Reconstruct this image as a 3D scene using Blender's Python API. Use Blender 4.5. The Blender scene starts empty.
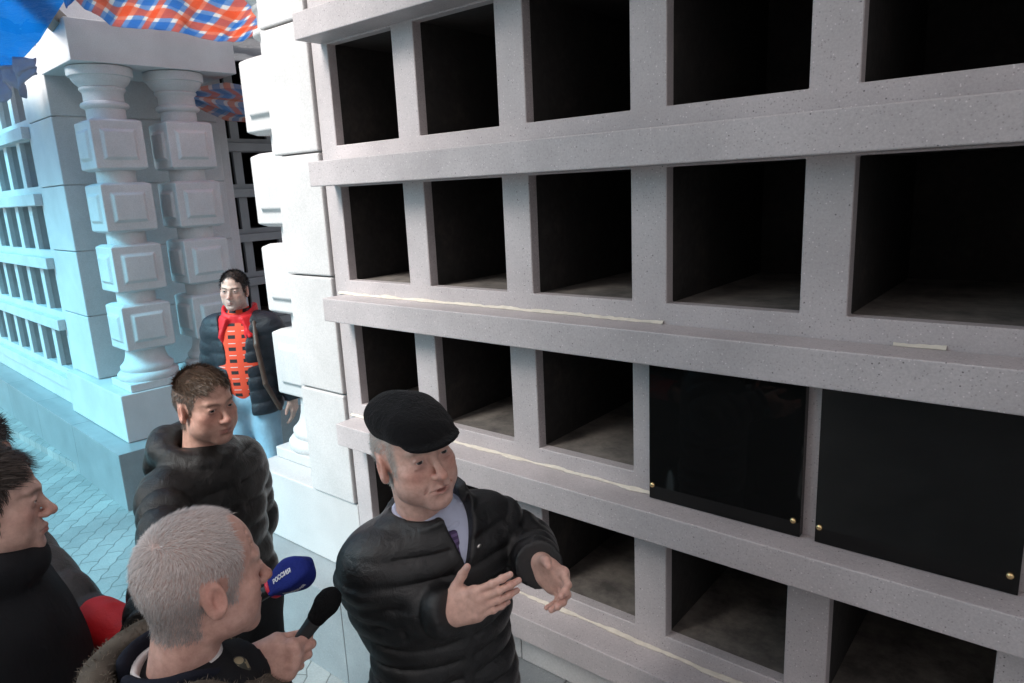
SKY_STRENGTH, SUN_STRENGTH, SUN_ANGLE, EXPOSURE = .06, 1.5, 24, 1.85
import bpy, math, random
import numpy as np
from mathutils import Vector, Matrix
random.seed(7); RNG = np.random.default_rng(7)
sc = bpy.context.scene
C = sc.collection
S = 1.85                     # metres per wall unit
H = 1.22*S                   # camera height above the pavement
def W(p): return Vector((p[0]*S, p[1]*S, p[2]*S+H))

# ------------------------------------------------------------------ helpers
def tag(o, label=None, cat=None, group=None, kind=None):
    if label: o['label'] = label
    if cat: o['category'] = cat
    if group: o['group'] = group
    if kind: o['kind'] = kind
    return o
def empty(name, loc=(0,0,0), rz=0, parent=None):
    o = bpy.data.objects.new(name, None); C.objects.link(o)
    o.location = loc; o.rotation_euler = (0,0,rz); o.empty_display_size = .1
    if parent: o.parent = parent
    return o
def mesh_obj(name, verts, faces, mats, parent=None, smooth=False, midx=None, bevel=0, bseg=2, angle=40):
    me = bpy.data.meshes.new(name)
    me.from_pydata([tuple(v) for v in verts], [], [tuple(f) for f in faces])
    if not isinstance(mats, (list, tuple)): mats = [mats]
    for m in mats: me.materials.append(m)
    if midx is not None: me.polygons.foreach_set('material_index', np.asarray(midx, dtype=np.int32))
    if smooth: me.polygons.foreach_set('use_smooth', np.ones(len(me.polygons), dtype=bool))
    me.update()
    o = bpy.data.objects.new(name, me); C.objects.link(o)
    if parent: o.parent = parent
    if bevel:
        b = o.modifiers.new('bevel', 'BEVEL'); b.width = bevel; b.segments = bseg
        b.limit_method = 'ANGLE'; b.angle_limit = math.radians(angle)
    return o
class MB:
    def __init__(s): s.v = []; s.f = []
    def quad(s, *p):
        n = len(s.v); s.v += [tuple(q) for q in p]; s.f.append(tuple(range(n, n+len(p)))); return s
    def box(s, x0, x1, y0, y1, z0, z1):
        if x0 > x1: x0, x1 = x1, x0
        n = len(s.v)
        s.v += [(x0,y0,z0),(x1,y0,z0),(x1,y1,z0),(x0,y1,z0),(x0,y0,z1),(x1,y0,z1),(x1,y1,z1),(x0,y1,z1)]
        s.f += [tuple(n+i for i in q) for q in ((0,3,2,1),(4,5,6,7),(0,1,5,4),(1,2,6,5),(2,3,7,6),(3,0,4,7))]
        return s
    def lathe(s, prof, cx, cy, n=36):
        b = len(s.v)
        for (r, z) in prof:
            for k in range(n):
                a = 2*math.pi*k/n; s.v.append((cx+r*math.cos(a), cy+r*math.sin(a), z))
        m = len(prof)
        for i in range(m-1):
            for k in range(n):
                k2 = (k+1) % n
                s.f.append((b+i*n+k, b+i*n+k2, b+(i+1)*n+k2, b+(i+1)*n+k))
        s.f.append(tuple(b+k for k in reversed(range(n)))); s.f.append(tuple(b+(m-1)*n+k for k in range(n)))
        return s
    def build(s, name, mat, parent=None, scale=S, **kw):
        return mesh_obj(name, [(x*scale, y*scale, z*scale) for x, y, z in s.v], s.f, mat, parent, **kw)

# ------------------------------------------------------------------ materials
def new_mat(name):
    m = bpy.data.materials.new(name); m.use_nodes = True
    nt = m.node_tree; b = nt.nodes['Principled BSDF']
    return m, nt, b
def N(nt, t, **kw):
    n = nt.nodes.new(t)
    for k, v in kw.items():
        if k.startswith('i_'): n.inputs[k[2:].replace('_', ' ')].default_value = v
        else: setattr(n, k, v)
    return n
def ramp(nt, src, stops, interp='LINEAR'):
    r = N(nt, 'ShaderNodeValToRGB'); r.color_ramp.interpolation = interp
    el = r.color_ramp.elements
    while len(el) < len(stops): el.new(.5)
    for e, (p, c) in zip(el, stops):
        e.position = p; e.color = (c[0], c[1], c[2], 1) if hasattr(c, '__len__') else (c, c, c, 1)
    nt.links.new(src, r.inputs[0]); return r
def mix(nt, a, b, fac, blend='MIX'):
    m = N(nt, 'ShaderNodeMix', data_type='RGBA', blend_type=blend)
    for sock, v in ((m.inputs[6], a), (m.inputs[7], b), (m.inputs[0], fac)):
        if hasattr(v, 'is_output'): nt.links.new(v, sock)
        elif hasattr(v, '__len__'): sock.default_value = (*v[:3], 1)
        else: sock.default_value = v
    return m.outputs[2]
def coord(nt, kind='Object', scale=1):
    t = N(nt, 'ShaderNodeTexCoord')
    if scale == 1: return t.outputs[kind]
    mp = N(nt, 'ShaderNodeMapping'); mp.inputs['Scale'].default_value = scale if hasattr(scale, '__len__') else (scale,)*3
    nt.links.new(t.outputs[kind], mp.inputs[0]); return mp.outputs[0]
def bump(nt, b, h, strength=.3, dist=.01):
    n = N(nt, 'ShaderNodeBump'); n.inputs['Strength'].default_value = strength; n.inputs['Distance'].default_value = dist
    nt.links.new(h, n.inputs['Height']); nt.links.new(n.outputs[0], b.inputs['Normal']); return n
def noise(nt, co, scale, detail=4, rough=.55, dist=0):
    n = N(nt, 'ShaderNodeTexNoise'); n.inputs['Scale'].default_value = scale; n.inputs['Detail'].default_value = detail
    n.inputs['Roughness'].default_value = rough; n.inputs['Distortion'].default_value = dist
    nt.links.new(co, n.inputs['Vector']); return n.outputs['Fac']
def specks(nt, co, col, scale, thr, speck, keep, seed):
    mp = N(nt, 'ShaderNodeMapping'); mp.inputs['Location'].default_value = (seed*3.1, seed*1.7, seed*2.3); nt.links.new(co, mp.inputs[0])
    v = N(nt, 'ShaderNodeTexVoronoi'); v.inputs['Scale'].default_value = scale; nt.links.new(mp.outputs[0], v.inputs['Vector'])
    a = N(nt, 'ShaderNodeMath', operation='LESS_THAN'); nt.links.new(v.outputs['Distance'], a.inputs[0]); a.inputs[1].default_value = thr
    sp = N(nt, 'ShaderNodeSeparateColor'); nt.links.new(v.outputs['Color'], sp.inputs[0])
    k = N(nt, 'ShaderNodeMath', operation='LESS_THAN'); nt.links.new(sp.outputs[0], k.inputs[0]); k.inputs[1].default_value = keep
    ml = N(nt, 'ShaderNodeMath', operation='MULTIPLY'); nt.links.new(a.outputs[0], ml.inputs[0]); nt.links.new(k.outputs[0], ml.inputs[1])
    return mix(nt, col, speck, ml.outputs[0])
def stone(name, base, var=.06, rough=.6, spk=True, stain=.12):
    m, nt, b = new_mat(name); co = coord(nt)
    n1 = noise(nt, co, 3.0, 6, .6); n2 = noise(nt, co, 160, 2, .7)
    d = tuple(c*(1-stain) for c in base); e = tuple(min(1, c*(1+stain*.6)) for c in base)
    col = ramp(nt, n1, [(.3, d), (.7, e)]).outputs[0]
    g = ramp(nt, n2, [(.3, 1-var*2), (.7, 1+var)])
    col = mix(nt, col, g.outputs[0], 1, 'MULTIPLY')
    if spk:
        col = specks(nt, co, col, 130, .26, tuple(c*.70 for c in base), .34, 1)
        col = specks(nt, co, col, 110, .20, tuple(min(.85, c*1.35) for c in base), .20, 2)
        col = specks(nt, co, col, 62, .13, tuple(c*.35 for c in base), .16, 3)
    nt.links.new(col, b.inputs['Base Color']); b.inputs['Roughness'].default_value = rough
    bump(nt, b, n2, .12, .002); return m
def plain(name, col, rough=.5, metal=0, nscale=0, namt=.15, bstr=0, bscale=60, spec=.5):
    m, nt, b = new_mat(name)
    b.inputs['Roughness'].default_value = rough; b.inputs['Metallic'].default_value = metal
    b.inputs['Specular IOR Level'].default_value = spec
    co = coord(nt)
    if nscale:
        n = noise(nt, co, nscale, 5)
        c = ramp(nt, n, [(.3, tuple(x*(1-namt) for x in col)), (.7, tuple(min(1, x*(1+namt)) for x in col))]).outputs[0]
        nt.links.new(c, b.inputs['Base Color'])
    else: b.inputs['Base Color'].default_value = (*col, 1)
    if bstr: bump(nt, b, noise(nt, co, bscale, 4), bstr, .004)
    return m
M = {}
M['granite'] = stone('pink_grey_granite', (.43,.392,.398), rough=.55, stain=.17)
M['pale'] = stone('pale_stone', (.50,.49,.49), var=.07, rough=.65, spk=False, stain=.11)
M['plinth'] = stone('dark_granite', (.25,.265,.275), rough=.28, spk=True, stain=.2)
M['wing'] = stone('grey_wing_stone', (.34,.35,.37), rough=.6, spk=False)
M['mass'] = plain('raw_concrete', (.12,.12,.12), .9, nscale=4)
M['screw'] = plain('brass', (.75,.55,.28), .25, 1)
M['seal'] = plain('cream_sealant', (.55,.50,.43), .8, nscale=30, namt=.1, bstr=.6, bscale=90)
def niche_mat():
    m, nt, b = new_mat('shaded_niche_concrete'); co = coord(nt)
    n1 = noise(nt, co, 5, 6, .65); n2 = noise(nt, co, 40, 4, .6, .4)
    c = ramp(nt, n1, [(.25, (.012,.0105,.010)), (.55, (.022,.019,.018)), (.8, (.048,.037,.032))]).outputs[0]  # inner walls darkened, recess shade put into the concrete colour
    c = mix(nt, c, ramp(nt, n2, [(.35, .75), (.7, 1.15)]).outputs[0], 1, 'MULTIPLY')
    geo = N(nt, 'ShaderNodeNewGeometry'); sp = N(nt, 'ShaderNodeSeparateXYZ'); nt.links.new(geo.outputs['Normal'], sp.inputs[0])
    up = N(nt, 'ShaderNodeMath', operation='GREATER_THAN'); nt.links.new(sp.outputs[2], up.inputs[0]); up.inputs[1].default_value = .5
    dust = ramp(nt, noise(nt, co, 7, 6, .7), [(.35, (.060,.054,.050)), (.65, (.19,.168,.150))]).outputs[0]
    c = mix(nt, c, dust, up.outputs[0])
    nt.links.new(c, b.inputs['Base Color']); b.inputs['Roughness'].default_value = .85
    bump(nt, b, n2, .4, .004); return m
M['niche'] = niche_mat(); M['niche_far'] = plain('bounce_lit_niche_concrete', (.40,.40,.41), .9, nscale=5)  # far copy of the concrete paled, bounce light put into its colour
M['far'] = stone('grey_white_stone', (.56,.56,.57), var=.07, rough=.65, spk=False, stain=.12)
def black_polish():
    m, nt, b = new_mat('polished_black_granite')
    b.inputs['Base Color'].default_value = (.006,.006,.006,1); b.inputs['Roughness'].default_value = .04; b.inputs['Specular IOR Level'].default_value = .24
    return m
M['black'] = black_polish()

# ------------------------------------------------------------------ columbarium
Z0, HP, CP, CW = .109, .3005, .2673, .205
def perforated(holes_x, holes_z, x0, x1, z0, z1, y, t):
    """front sheet with real openings and jambs, depth t"""
    xs = sorted({x0, x1, *[v for h in holes_x for v in h]}); zs = sorted({z0, z1, *[v for h in holes_z for v in h]})
    inx = lambda c: any(a < c < b for a, b in holes_x); inz = lambda c: any(a < c < b for a, b in holes_z)
    mb = MB(); idx = {}
    def V(i, k, back):
        key = (i, k, back)
        if key not in idx: idx[key] = len(mb.v); mb.v.append((xs[i], y+(t if back else 0), zs[k]))
        return idx[key]
    solid = {}
    for i in range(len(xs)-1):
        for k in range(len(zs)-1):
            solid[i, k] = not (inx((xs[i]+xs[i+1])/2) and inz((zs[k]+zs[k+1])/2))
    for (i, k), s in solid.items():
        if s:
            mb.f.append((V(i,k,0), V(i+1,k,0), V(i+1,k+1,0), V(i,k+1,0)))
            for di, dk, e in ((-1,0,((i,k+1),(i,k))), (1,0,((i+1,k),(i+1,k+1))), (0,-1,((i,k),(i+1,k))), (0,1,((i+1,k+1),(i,k+1)))):
                if not solid.get((i+di, k+dk), False):
                    (a, b), (c, d) = e
                    mb.f.append((V(a,b,0), V(a,b,1), V(c,d,1), V(c,d,0)))
    return mb
def panel_block(mb, cx, cy, zb, zt, w):
    """cube block with a recessed bevelled panel on each of its four sides"""
    h = w/2; ins, bw, dp = w*.16, w*.055, -.011
    zt_, zb_ = zt, zb
    for q in range(4):
        c, s = (1,0,-1,0)[q], (0,1,0,-1)[q]
        def P(u, z, d):     # u along side, d inward
            x, y = u, -h+d
            return (cx + x*c - y*s, cy + x*s + y*c, z)
        rings = []
        for i_, d in ((0,0), (ins,0), (ins+bw, dp), (ins+bw*1.5, dp)):
            rings.append([P(-h+i_, zb+i_, d), P(h-i_, zb+i_, d), P(h-i_, zt-i_, d), P(-h+i_, zt-i_, d)])
        for a, b in zip(rings, rings[1:]):
            for k in range(4):
                mb.quad(a[k], a[(k+1)%4], b[(k+1)%4], b[k])
        mb.quad(*rings[-1])
    e = .018      # chamfered top and bottom
    for z, dz, flip in ((zt, e, 0), (zb, -e, 1)):
        o = [(cx-h,cy-h,z),(cx+h,cy-h,z),(cx+h,cy+h,z),(cx-h,cy+h,z)]
        n = [(cx-h+e,cy-h+e,z+dz*.5),(cx+h-e,cy-h+e,z+dz*.5),(cx+h-e,cy+h-e,z+dz*.5),(cx-h+e,cy+h-e,z+dz*.5)]
        for k in range(4):
            q = [o[k], o[(k+1)%4], n[(k+1)%4], n[k]]
            mb.quad(*(reversed(q) if flip else q))
        mb.quad(*(reversed(n) if flip else n))
def column(root, cx, cy, mat, dz=0):
    # dz lifts the blocks; shaft with base and capital is one turned piece
    w = .195
    col = MB()
    zt = .546+dz
    prof = [(.118,-.735),(.122,-.728),(.122,-.712),(.113,-.702),(.102,-.699),(.106,-.690),(.106,-.678),(.097,-.670),(.086,-.655),(.079,-.63),(.076,-.60),
            (.074,.0),(.072,.385+dz),(.086,.392+dz),(.089,.400+dz),(.086,.408+dz),(.074,.415+dz),(.074,.448+dz),(.080,.455+dz),(.084,.460+dz),(.084,.466+dz),(.080,.469+dz),(.086,.476+dz),(.097,.486+dz),(.105,.498+dz),(.109,.508+dz),(.116,.510+dz),(.119,.518+dz),(.119,zt-.002)]
    col.lathe(prof, cx, cy, 48)
    c = col.build('column', mat, root, smooth=True)
    md = c.modifiers.new('edges', 'EDGE_SPLIT'); md.split_angle = math.radians(50)
    mb = MB().box(cx-.118, cx+.118, cy-.118, cy+.118, -.768, -.735); mb.build('base_slab', mat, c, bevel=.006)
    for k in range(4):
        top = .335+dz - k*.249
        mb = MB(); panel_block(mb, cx, cy, top-.183, top, w)
        o = mb.build('block', mat, c)
        wd = o.modifiers.new('weld', 'WELD'); wd.merge_threshold = .0005
        bv = o.modifiers.new('bevel', 'BEVEL'); bv.width = .006; bv.segments = 2; bv.limit_method = 'ANGLE'; bv.angle_limit = math.radians(30)
def columbarium(name, origin, rz, m, pil, first, ncol, wall_b, plinth_end, mats, rows=range(-2, 4), col_b=(.175,.465), dz=0, ends=True, back=.8, skip=(), pil_front=-.008, nmat=None, led=.065):
    """m=+1: the building runs to +X from its corner, m=-1: to -X. a is measured from the pedestal corner."""
    g, pale, pl = mats
    root = empty(name, W(origin), rz)
    X = lambda a: m*a
    aend = first + CP*ncol + .0
    t = .022
    hx = [tuple(sorted((X(first+CP*i), X(first+CP*i+CW)))) for i in range(ncol)]
    hz = [(Z0-HP*r, Z0-HP*r+.2115) for r in rows]
    ztop = Z0-HP*rows[0]+.29; zbot = -.972
    xa, xb = sorted((X(first-.055), X(aend)))
    pf = perforated(hx, hz, xa, xb, zbot, ztop, wall_b, t)
    pf.build('facade', g, root, bevel=.0025, bseg=1)
    for r in rows:
        zl = .0755-HP*r
        lx = sorted((X(first-.022), X(aend)))
        lb = MB(); cuts = [lx[0]]+[c_ for c_ in (X(first-.03+CP*(k_*6+5)) for k_ in range(2)) if lx[0]+.2 < c_ < lx[1]-.1]+[lx[1]]; cuts = sorted(cuts)
        for c0, c1 in zip(cuts, cuts[1:]): lb.box(c0+.0005, c1-.0005, wall_b-led, wall_b-.0006, zl-.053, zl)
        lb.build('ledge', g, root, bevel=.0035)
        for i in range(ncol):
            if (r, i) in skip: continue
            a0, a1 = hx[i]; z0, z1 = hz[list(rows).index(r)]
            e = .002; y0, y1 = wall_b+t-.0005, wall_b+t+.40
            a0 -= e; a1 += e; z0 -= e; z1 += e
            q = MB()
            q.quad((a0,y0,z0),(a1,y0,z0),(a1,y1,z0),(a0,y1,z0)); q.quad((a0,y0,z1),(a0,y1,z1),(a1,y1,z1),(a1,y0,z1))
            q.quad((a0,y0,z0),(a0,y1,z0),(a0,y1,z1),(a0,y0,z1)); q.quad((a1,y0,z0),(a1,y0,z1),(a1,y1,z1),(a1,y1,z0))
            q.quad((a0,y1,z0),(a1,y1,z0),(a1,y1,z1),(a0,y1,z1))
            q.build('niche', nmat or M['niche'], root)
    # the solid mass behind and above
    bx = sorted((X(pil[0]+.02), X(aend+.02)))
    mm = MB().box(bx[0], bx[1], wall_b+.44, back, -.972, ztop)
    mm.box(bx[0], bx[1], wall_b-.03, back, ztop+.001, ztop+.16)
    mm.build('upper_wall', pale, root, bevel=.006)
    # rusticated corner pilaster, one stone block above another
    if ends:
        zs = [-.768, -.477, -.186, .1, .385, .67, .955, 1.12]
        px = sorted((X(pil[0]), X(pil[1])))
        pb = MB()
        for z0, z1 in zip(zs, zs[1:]): pb.box(px[0], px[1], wall_b+pil_front, back-.05, z0+.002, z1-.002)
        pb.build('pilaster', pale, root, bevel=.007)
        core = sorted((X(pil[0]+.006), X(first-.0555)))
        MB().box(core[0], core[1], wall_b+.012, back-.06, -.768, 1.10).build('pilaster_core', pale, root)
        # pedestal, entablature
        px = sorted((X(0), X(first-.0565)))
        MB().box(px[0], px[1], 0, back-.1, -.974, -.769).build('pedestal', pale, root, bevel=.006)
        ex = sorted((X(0), X(pil[0]-.001)))
        MB().box(ex[0], ex[1], .03, .68, .547+dz, .70+dz).build('entablature', pale, root, bevel=.005)
        for cb in col_b: column(root, X(.13), cb, pale, dz)
    # plinth of dark granite slabs
    p0 = plinth_end; slabs = MB(); a = p0
    n = 0
    while a < aend:
        a2 = min(a+.62, aend); q = sorted((X(a+.0008), X(a2-.0008)))
        slabs.box(q[0], q[1], wall_b*.5-.1, back, -1.24, -.9755); a = a2
    slabs.build('plinth', pl, root, bevel=.004)
    # stone apron between the plinth and the lowest ledge
    a = first-.0555; ap = MB()
    while a < aend:
        a2 = min(a+.53, aend); q = sorted((X(a+.001), X(a2-.001)))
        ap.box(q[0], q[1], wall_b-.012, wall_b-.0008, -.974, -.884); a = a2
    ap.build('apron', pale if ends else g, root, bevel=.003)
    return root
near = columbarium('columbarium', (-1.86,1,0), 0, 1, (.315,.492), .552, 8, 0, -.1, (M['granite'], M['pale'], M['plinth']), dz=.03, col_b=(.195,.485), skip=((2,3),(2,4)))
tag(near, 'grey granite niche wall with two black polished covers, beside the man in flat cap', 'columbarium', 'columbarium buildings')
far = columbarium('columbarium', (-3.028,1.098,0), math.radians(-4), -1, (.40,.755), .82, 12, .045, -.115, (M['far'], M['far'], M['plinth']), col_b=(.165,.455), nmat=M['niche_far'], led=.034)
tag(far, 'pale columbarium across the passage, with two block-banded columns at its corner under the blue tarp', 'columbarium', 'columbarium buildings')
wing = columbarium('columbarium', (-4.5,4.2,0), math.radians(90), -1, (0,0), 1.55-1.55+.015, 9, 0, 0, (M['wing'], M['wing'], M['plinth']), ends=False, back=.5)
tag(wing, 'grey wing of square dark niches at the back of the passage', 'columbarium', 'columbarium buildings')
# black covers with brass screws over two niches of the third row of the near wall
for x0, x1 in ((-.529,-.282), (-.261,-.019)):
    a0, a1 = x0+1.86, x1+1.86
    cv = MB().box(a0, a1, -.016, -.001, -.5245, -.280).build('cover_panel', M['black'], near, bevel=.0015)
    for sx in (a0+.006, a1-.010):
        for sz in (-.500,):
            mb = MB()
            sb = mb
            n = 14; R_ = .0048
            prof = [(R_,0),(R_*.95,.0018),(R_*.7,.0034),(R_*.3,.0042)]
            b0 = len(sb.v)
            for rr, yy in prof:
                for k in range(n):
                    an = 2*math.pi*k/n; sb.v.append((sx+rr*math.cos(an), -.016-yy, sz+rr*math.sin(an)))
            for i in range(len(prof)-1):
                for k in range(n):
                    sb.f.append((b0+i*n+k, b0+i*n+(k+1)%n, b0+(i+1)*n+(k+1)%n, b0+(i+1)*n+k))
            sb.f.append(tuple(b0+(len(prof)-1)*n+k for k in range(n)))
            sb.build('screw', M['screw'], cv, smooth=True)
# cream sealant smeared along the back of three ledges
def sealant(x0, x1, ztop, hgt, wd, seed):
    r = np.random.default_rng(seed); n = int((x1-x0)/.006); v = []; f = []
    hh = hgt*(1+.35*np.convolve(r.normal(size=n+8), np.ones(8)/8, 'valid')[:n+1]*2.2); ww = wd*(1+.5*np.convolve(r.normal(size=n+8), np.ones(8)/8, 'valid')[:n+1]*2.2)
    for i in range(n+1):
        x = x0+1.86+(x1-x0)*i/n
        h, w = max(.002, hh[min(i, len(hh)-1)]), max(.003, ww[min(i, len(ww)-1)])
        v += [(x, -.0005, ztop+h), (x, -w*.45, ztop+h*.8), (x, -w*.85, ztop+h*.3), (x, -w, ztop+.0004), (x, -.0005, ztop+.0004)]
    for i in range(n):
        for k in range(4): f.append((i*5+k, (i+1)*5+k, (i+1)*5+k+1, i*5+k+1))
    m_ = MB(); m_.v = v; m_.f = f
    m_.build('sealant', M['seal'], near, smooth=True)
sealant(-1.35, -.51, .0755-HP*1, .0055, .007, 1); sealant(-1.35, -.535, .0755-HP*2, .0045, .006, 2); sealant(-1.35, .1, .0755-HP*3, .0045, .0055, 3); sealant(-.18,-.12,.0755-HP*1,.005,.006,4)

# ------------------------------------------------------------------ ground
def paver_mat():
    m, nt, b = new_mat('interlocking_pavers'); co = coord(nt)
    mp = N(nt, 'ShaderNodeMapping'); mp.inputs['Rotation'].default_value = (0,0,math.radians(45)); nt.links.new(co, mp.inputs[0])
    sp = N(nt, 'ShaderNodeSeparateXYZ'); nt.links.new(mp.outputs[0], sp.inputs[0])
    def wob(src, per, amp):
        a = N(nt, 'ShaderNodeMath', operation='PINGPONG'); nt.links.new(src, a.inputs[0]); a.inputs[1].default_value = per
        c = N(nt, 'ShaderNodeMath', operation='MULTIPLY'); nt.links.new(a.outputs[0], c.inputs[0]); c.inputs[1].default_value = amp; return c.outputs[0]
    ax = N(nt, 'ShaderNodeMath', operation='ADD'); nt.links.new(sp.outputs[0], ax.inputs[0]); nt.links.new(wob(sp.outputs[1], .056, .22), ax.inputs[1])
    ay = N(nt, 'ShaderNodeMath', operation='ADD'); nt.links.new(sp.outputs[1], ay.inputs[0]); nt.links.new(wob(sp.outputs[0], .056, .22), ay.inputs[1])
    cb = N(nt, 'ShaderNodeCombineXYZ'); nt.links.new(ax.outputs[0], cb.inputs[0]); nt.links.new(ay.outputs[0], cb.inputs[1])
    br = N(nt, 'ShaderNodeTexBrick'); nt.links.new(cb.outputs[0], br.inputs['Vector'])
    br.inputs['Scale'].default_value = 1; br.inputs['Brick Width'].default_value = .225; br.inputs['Row Height'].default_value = .1125
    br.inputs['Mortar Size'].default_value = .0035; br.inputs['Mortar Smooth'].default_value = .3
    br.inputs['Color1'].default_value = (.26,.26,.255,1); br.inputs['Color2'].default_value = (.36,.355,.345,1); br.inputs['Mortar'].default_value = (.16,.158,.152,1)
    n1 = noise(nt, co, 2.2, 6, .65); n2 = noise(nt, co, 90, 3, .7)
    c = mix(nt, br.outputs['Color'], ramp(nt, n1, [(.3, .78), (.7, 1.12)]).outputs[0], 1, 'MULTIPLY')
    c = mix(nt, c, ramp(nt, n2, [(.3, .85), (.7, 1.1)]).outputs[0], 1, 'MULTIPLY')
    nt.links.new(c, b.inputs['Base Color']); b.inputs['Roughness'].default_value = .62
    inv = N(nt, 'ShaderNodeMath', operation='SUBTRACT'); inv.inputs[0].default_value = 1; nt.links.new(br.outputs['Fac'], inv.inputs[1])
    bump(nt, b, inv.outputs[0], .7, .008); return m
M['paver'] = paver_mat()
g = 60
o = mesh_obj('pavement', [(-g,-g,0),(g,-g,0),(g,g,0),(-g,g,0)], [(0,1,2,3)], M['paver']); tag(o, 'grey interlocking concrete pavers of the street', kind='structure')
p = [W(q) for q in ((-5.2,1.06,-1.22),(-1.75,1.06,-1.22),(-1.75,4.5,-1.22),(-5.2,4.5,-1.22))]
v = [(q.x,q.y,z) for z in (-.01,.07) for q in p]
o = mesh_obj('passage_floor', v, [(4,5,6,7),(0,1,5,4),(1,2,6,5),(2,3,7,6),(3,0,4,7)], M['paver']); tag(o, 'raised paved floor of the passage between the buildings', kind='structure')

# ------------------------------------------------------------------ tarpaulins
def tarp_mat(name, base, transp, check=None, gloss=.35, tcol=None, trl=.45):
    m, nt, b = new_mat(name); co = coord(nt, 'UV')
    colr = base
    if check:
        sp = N(nt, 'ShaderNodeSeparateXYZ'); nt.links.new(co, sp.inputs[0])
        def band(src, per, off, wdt):
            a = N(nt, 'ShaderNodeMath', operation='MULTIPLY_ADD'); nt.links.new(src, a.inputs[0]); a.inputs[1].default_value = 1/per; a.inputs[2].default_value = off
            f = N(nt, 'ShaderNodeMath', operation='FRACT'); nt.links.new(a.outputs[0], f.inputs[0])
            l = N(nt, 'ShaderNodeMath', operation='LESS_THAN'); nt.links.new(f.outputs[0], l.inputs[0]); l.inputs[1].default_value = wdt; return l.outputs[0]
        per = check
        white, red, blue = (.82,.82,.82), (.85,.24,.10), (.06,.30,.66)
        c = mix(nt, white, mix(nt, white, blue, .62), band(sp.outputs[0], per, 0, .34))
        c = mix(nt, c, mix(nt, c, blue, .62), band(sp.outputs[1], per, 0, .34))
        c = mix(nt, c, mix(nt, c, red, .68), band(sp.outputs[0], per, .5, .34))
        c = mix(nt, c, mix(nt, c, red, .68), band(sp.outputs[1], per, .5, .34))
        colr = c
    wr = noise(nt, coord(nt, 'Object'), 14, 5, .6, .6)
    if hasattr(colr, 'is_output'): nt.links.new(colr, b.inputs['Base Color'])
    else: b.inputs['Base Color'].default_value = (*colr, 1)
    b.inputs['Roughness'].default_value = gloss
    bump(nt, b, wr, .6, .04)
    tr = N(nt, 'ShaderNodeBsdfTranslucent'); tp = N(nt, 'ShaderNodeBsdfTransparent')
    for s_ in (tr, tp):
        if hasattr(colr, 'is_output'): nt.links.new(colr, s_.inputs['Color'])
        else: s_.inputs['Color'].default_value = (*(tcol or colr), 1)
    m1 = N(nt, 'ShaderNodeMixShader'); m1.inputs[0].default_value = trl
    nt.links.new(b.outputs[0], m1.inputs[1]); nt.links.new(tr.outputs[0], m1.inputs[2])
    m2 = N(nt, 'ShaderNodeMixShader'); m2.inputs[0].default_value = transp
    nt.links.new(m1.outputs[0], m2.inputs[1]); nt.links.new(tp.outputs[0], m2.inputs[2])
    out = nt.nodes['Material Output']; nt.links.new(m2.outputs[0], out.inputs['Surface'])
    return m
M['blue_tarp'] = tarp_mat('blue_tarpaulin', (.20,.66,.92), .88, tcol=(.24,.76,1.0), trl=.8)  # paler than the hem layer so more cyan light falls on the far building
M['blue_dense'] = tarp_mat('dense_blue_tarpaulin', (.012,.13,.42), .10, tcol=(.02,.22,.6))
M['check_tarp'] = tarp_mat('checked_tarpaulin', (1,1,1), .14, check=.165, trl=.62)
M['grey_tarp'] = tarp_mat('grey_tarpaulin', (.22,.22,.23), .0)
M['canopy'] = tarp_mat('shade_canopy_sheet', (.70,.66,.66), .0)
def cloth(name, fn, nu, nv, mat, label, wr=.02, seed=0, usize=1, vsize=1, thick=.004):
    r = np.random.default_rng(seed); ph = r.uniform(0, 6.28, (6,)); fr = r.uniform(2, 9, (6,2))
    v = []; uv = []
    for j in range(nv+1):
        for i in range(nu+1):
            s, t = i/nu, j/nv; p = np.array(fn(s, t), float)
            w = sum(math.sin(fr[k,0]*s*3+fr[k,1]*t*2+ph[k]) for k in range(6))/6*wr
            w += wr*.22*(math.sin(fr[0,0]*s*11+fr[1,1]*t*7+ph[1]+2*math.sin(t*5))*math.sin(fr[2,0]*t*6+ph[2]+3*s)+.6*abs(math.sin(fr[3,0]*s*9-fr[4,1]*t*8+ph[4])))
            p[2] += w; p[1] += w*.6
            v.append(W(p)); uv.append((s*usize, t*vsize))
    f = [(j*(nu+1)+i, j*(nu+1)+i+1, (j+1)*(nu+1)+i+1, (j+1)*(nu+1)+i) for j in range(nv) for i in range(nu)]
    o = mesh_obj(name, v, f, mat, smooth=True)
    ul = o.data.uv_layers.new(name='UVMap')
    for li, l in enumerate(o.data.loops): ul.data[li].uv = uv[l.vertex_index]
    if thick:
        sd = o.modifiers.new('thickness', 'SOLIDIFY'); sd.thickness = thick
    tag(o, label, 'tarpaulin', 'tarpaulins over the street')
    return o
lerp = lambda a, b, t: np.array(a)*(1-t)+np.array(b)*t
def smooth_path(pts, t):
    pts = np.array(pts, float); n = len(pts)-1; x = min(t*n, n-1e-6); i = int(x); u = x-i; u = u*u*(3-2*u)*.5+u*.5
    return pts[i]*(1-u)+pts[i+1]*u
def f_blue(s, t):
    hem = smooth_path([(-2.80,1.06,.715),(-3.06,1.05,.625),(-3.30,1.05,.585),(-3.56,1.05,.575),(-4.2,1.08,.66),(-5.2,1.1,.60),(-6.4,1.1,.66)], s)
    mid = np.array((-2.05-5.2*s, -1.2, 1.16+.15*s)); end = np.array((-1.6-5.6*s, -3.0, .15))  # street-side drop is unseen, added so far light comes through blue
    if t < .6:
        u = t/.6; q = hem*(1-u)+mid*u; q[2] -= .10*math.sin(math.pi*u)
    else:
        u = (t-.6)/.4; q = mid*(1-u)+end*u; q[2] += .25*math.sin(math.pi*u)
    return q
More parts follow.
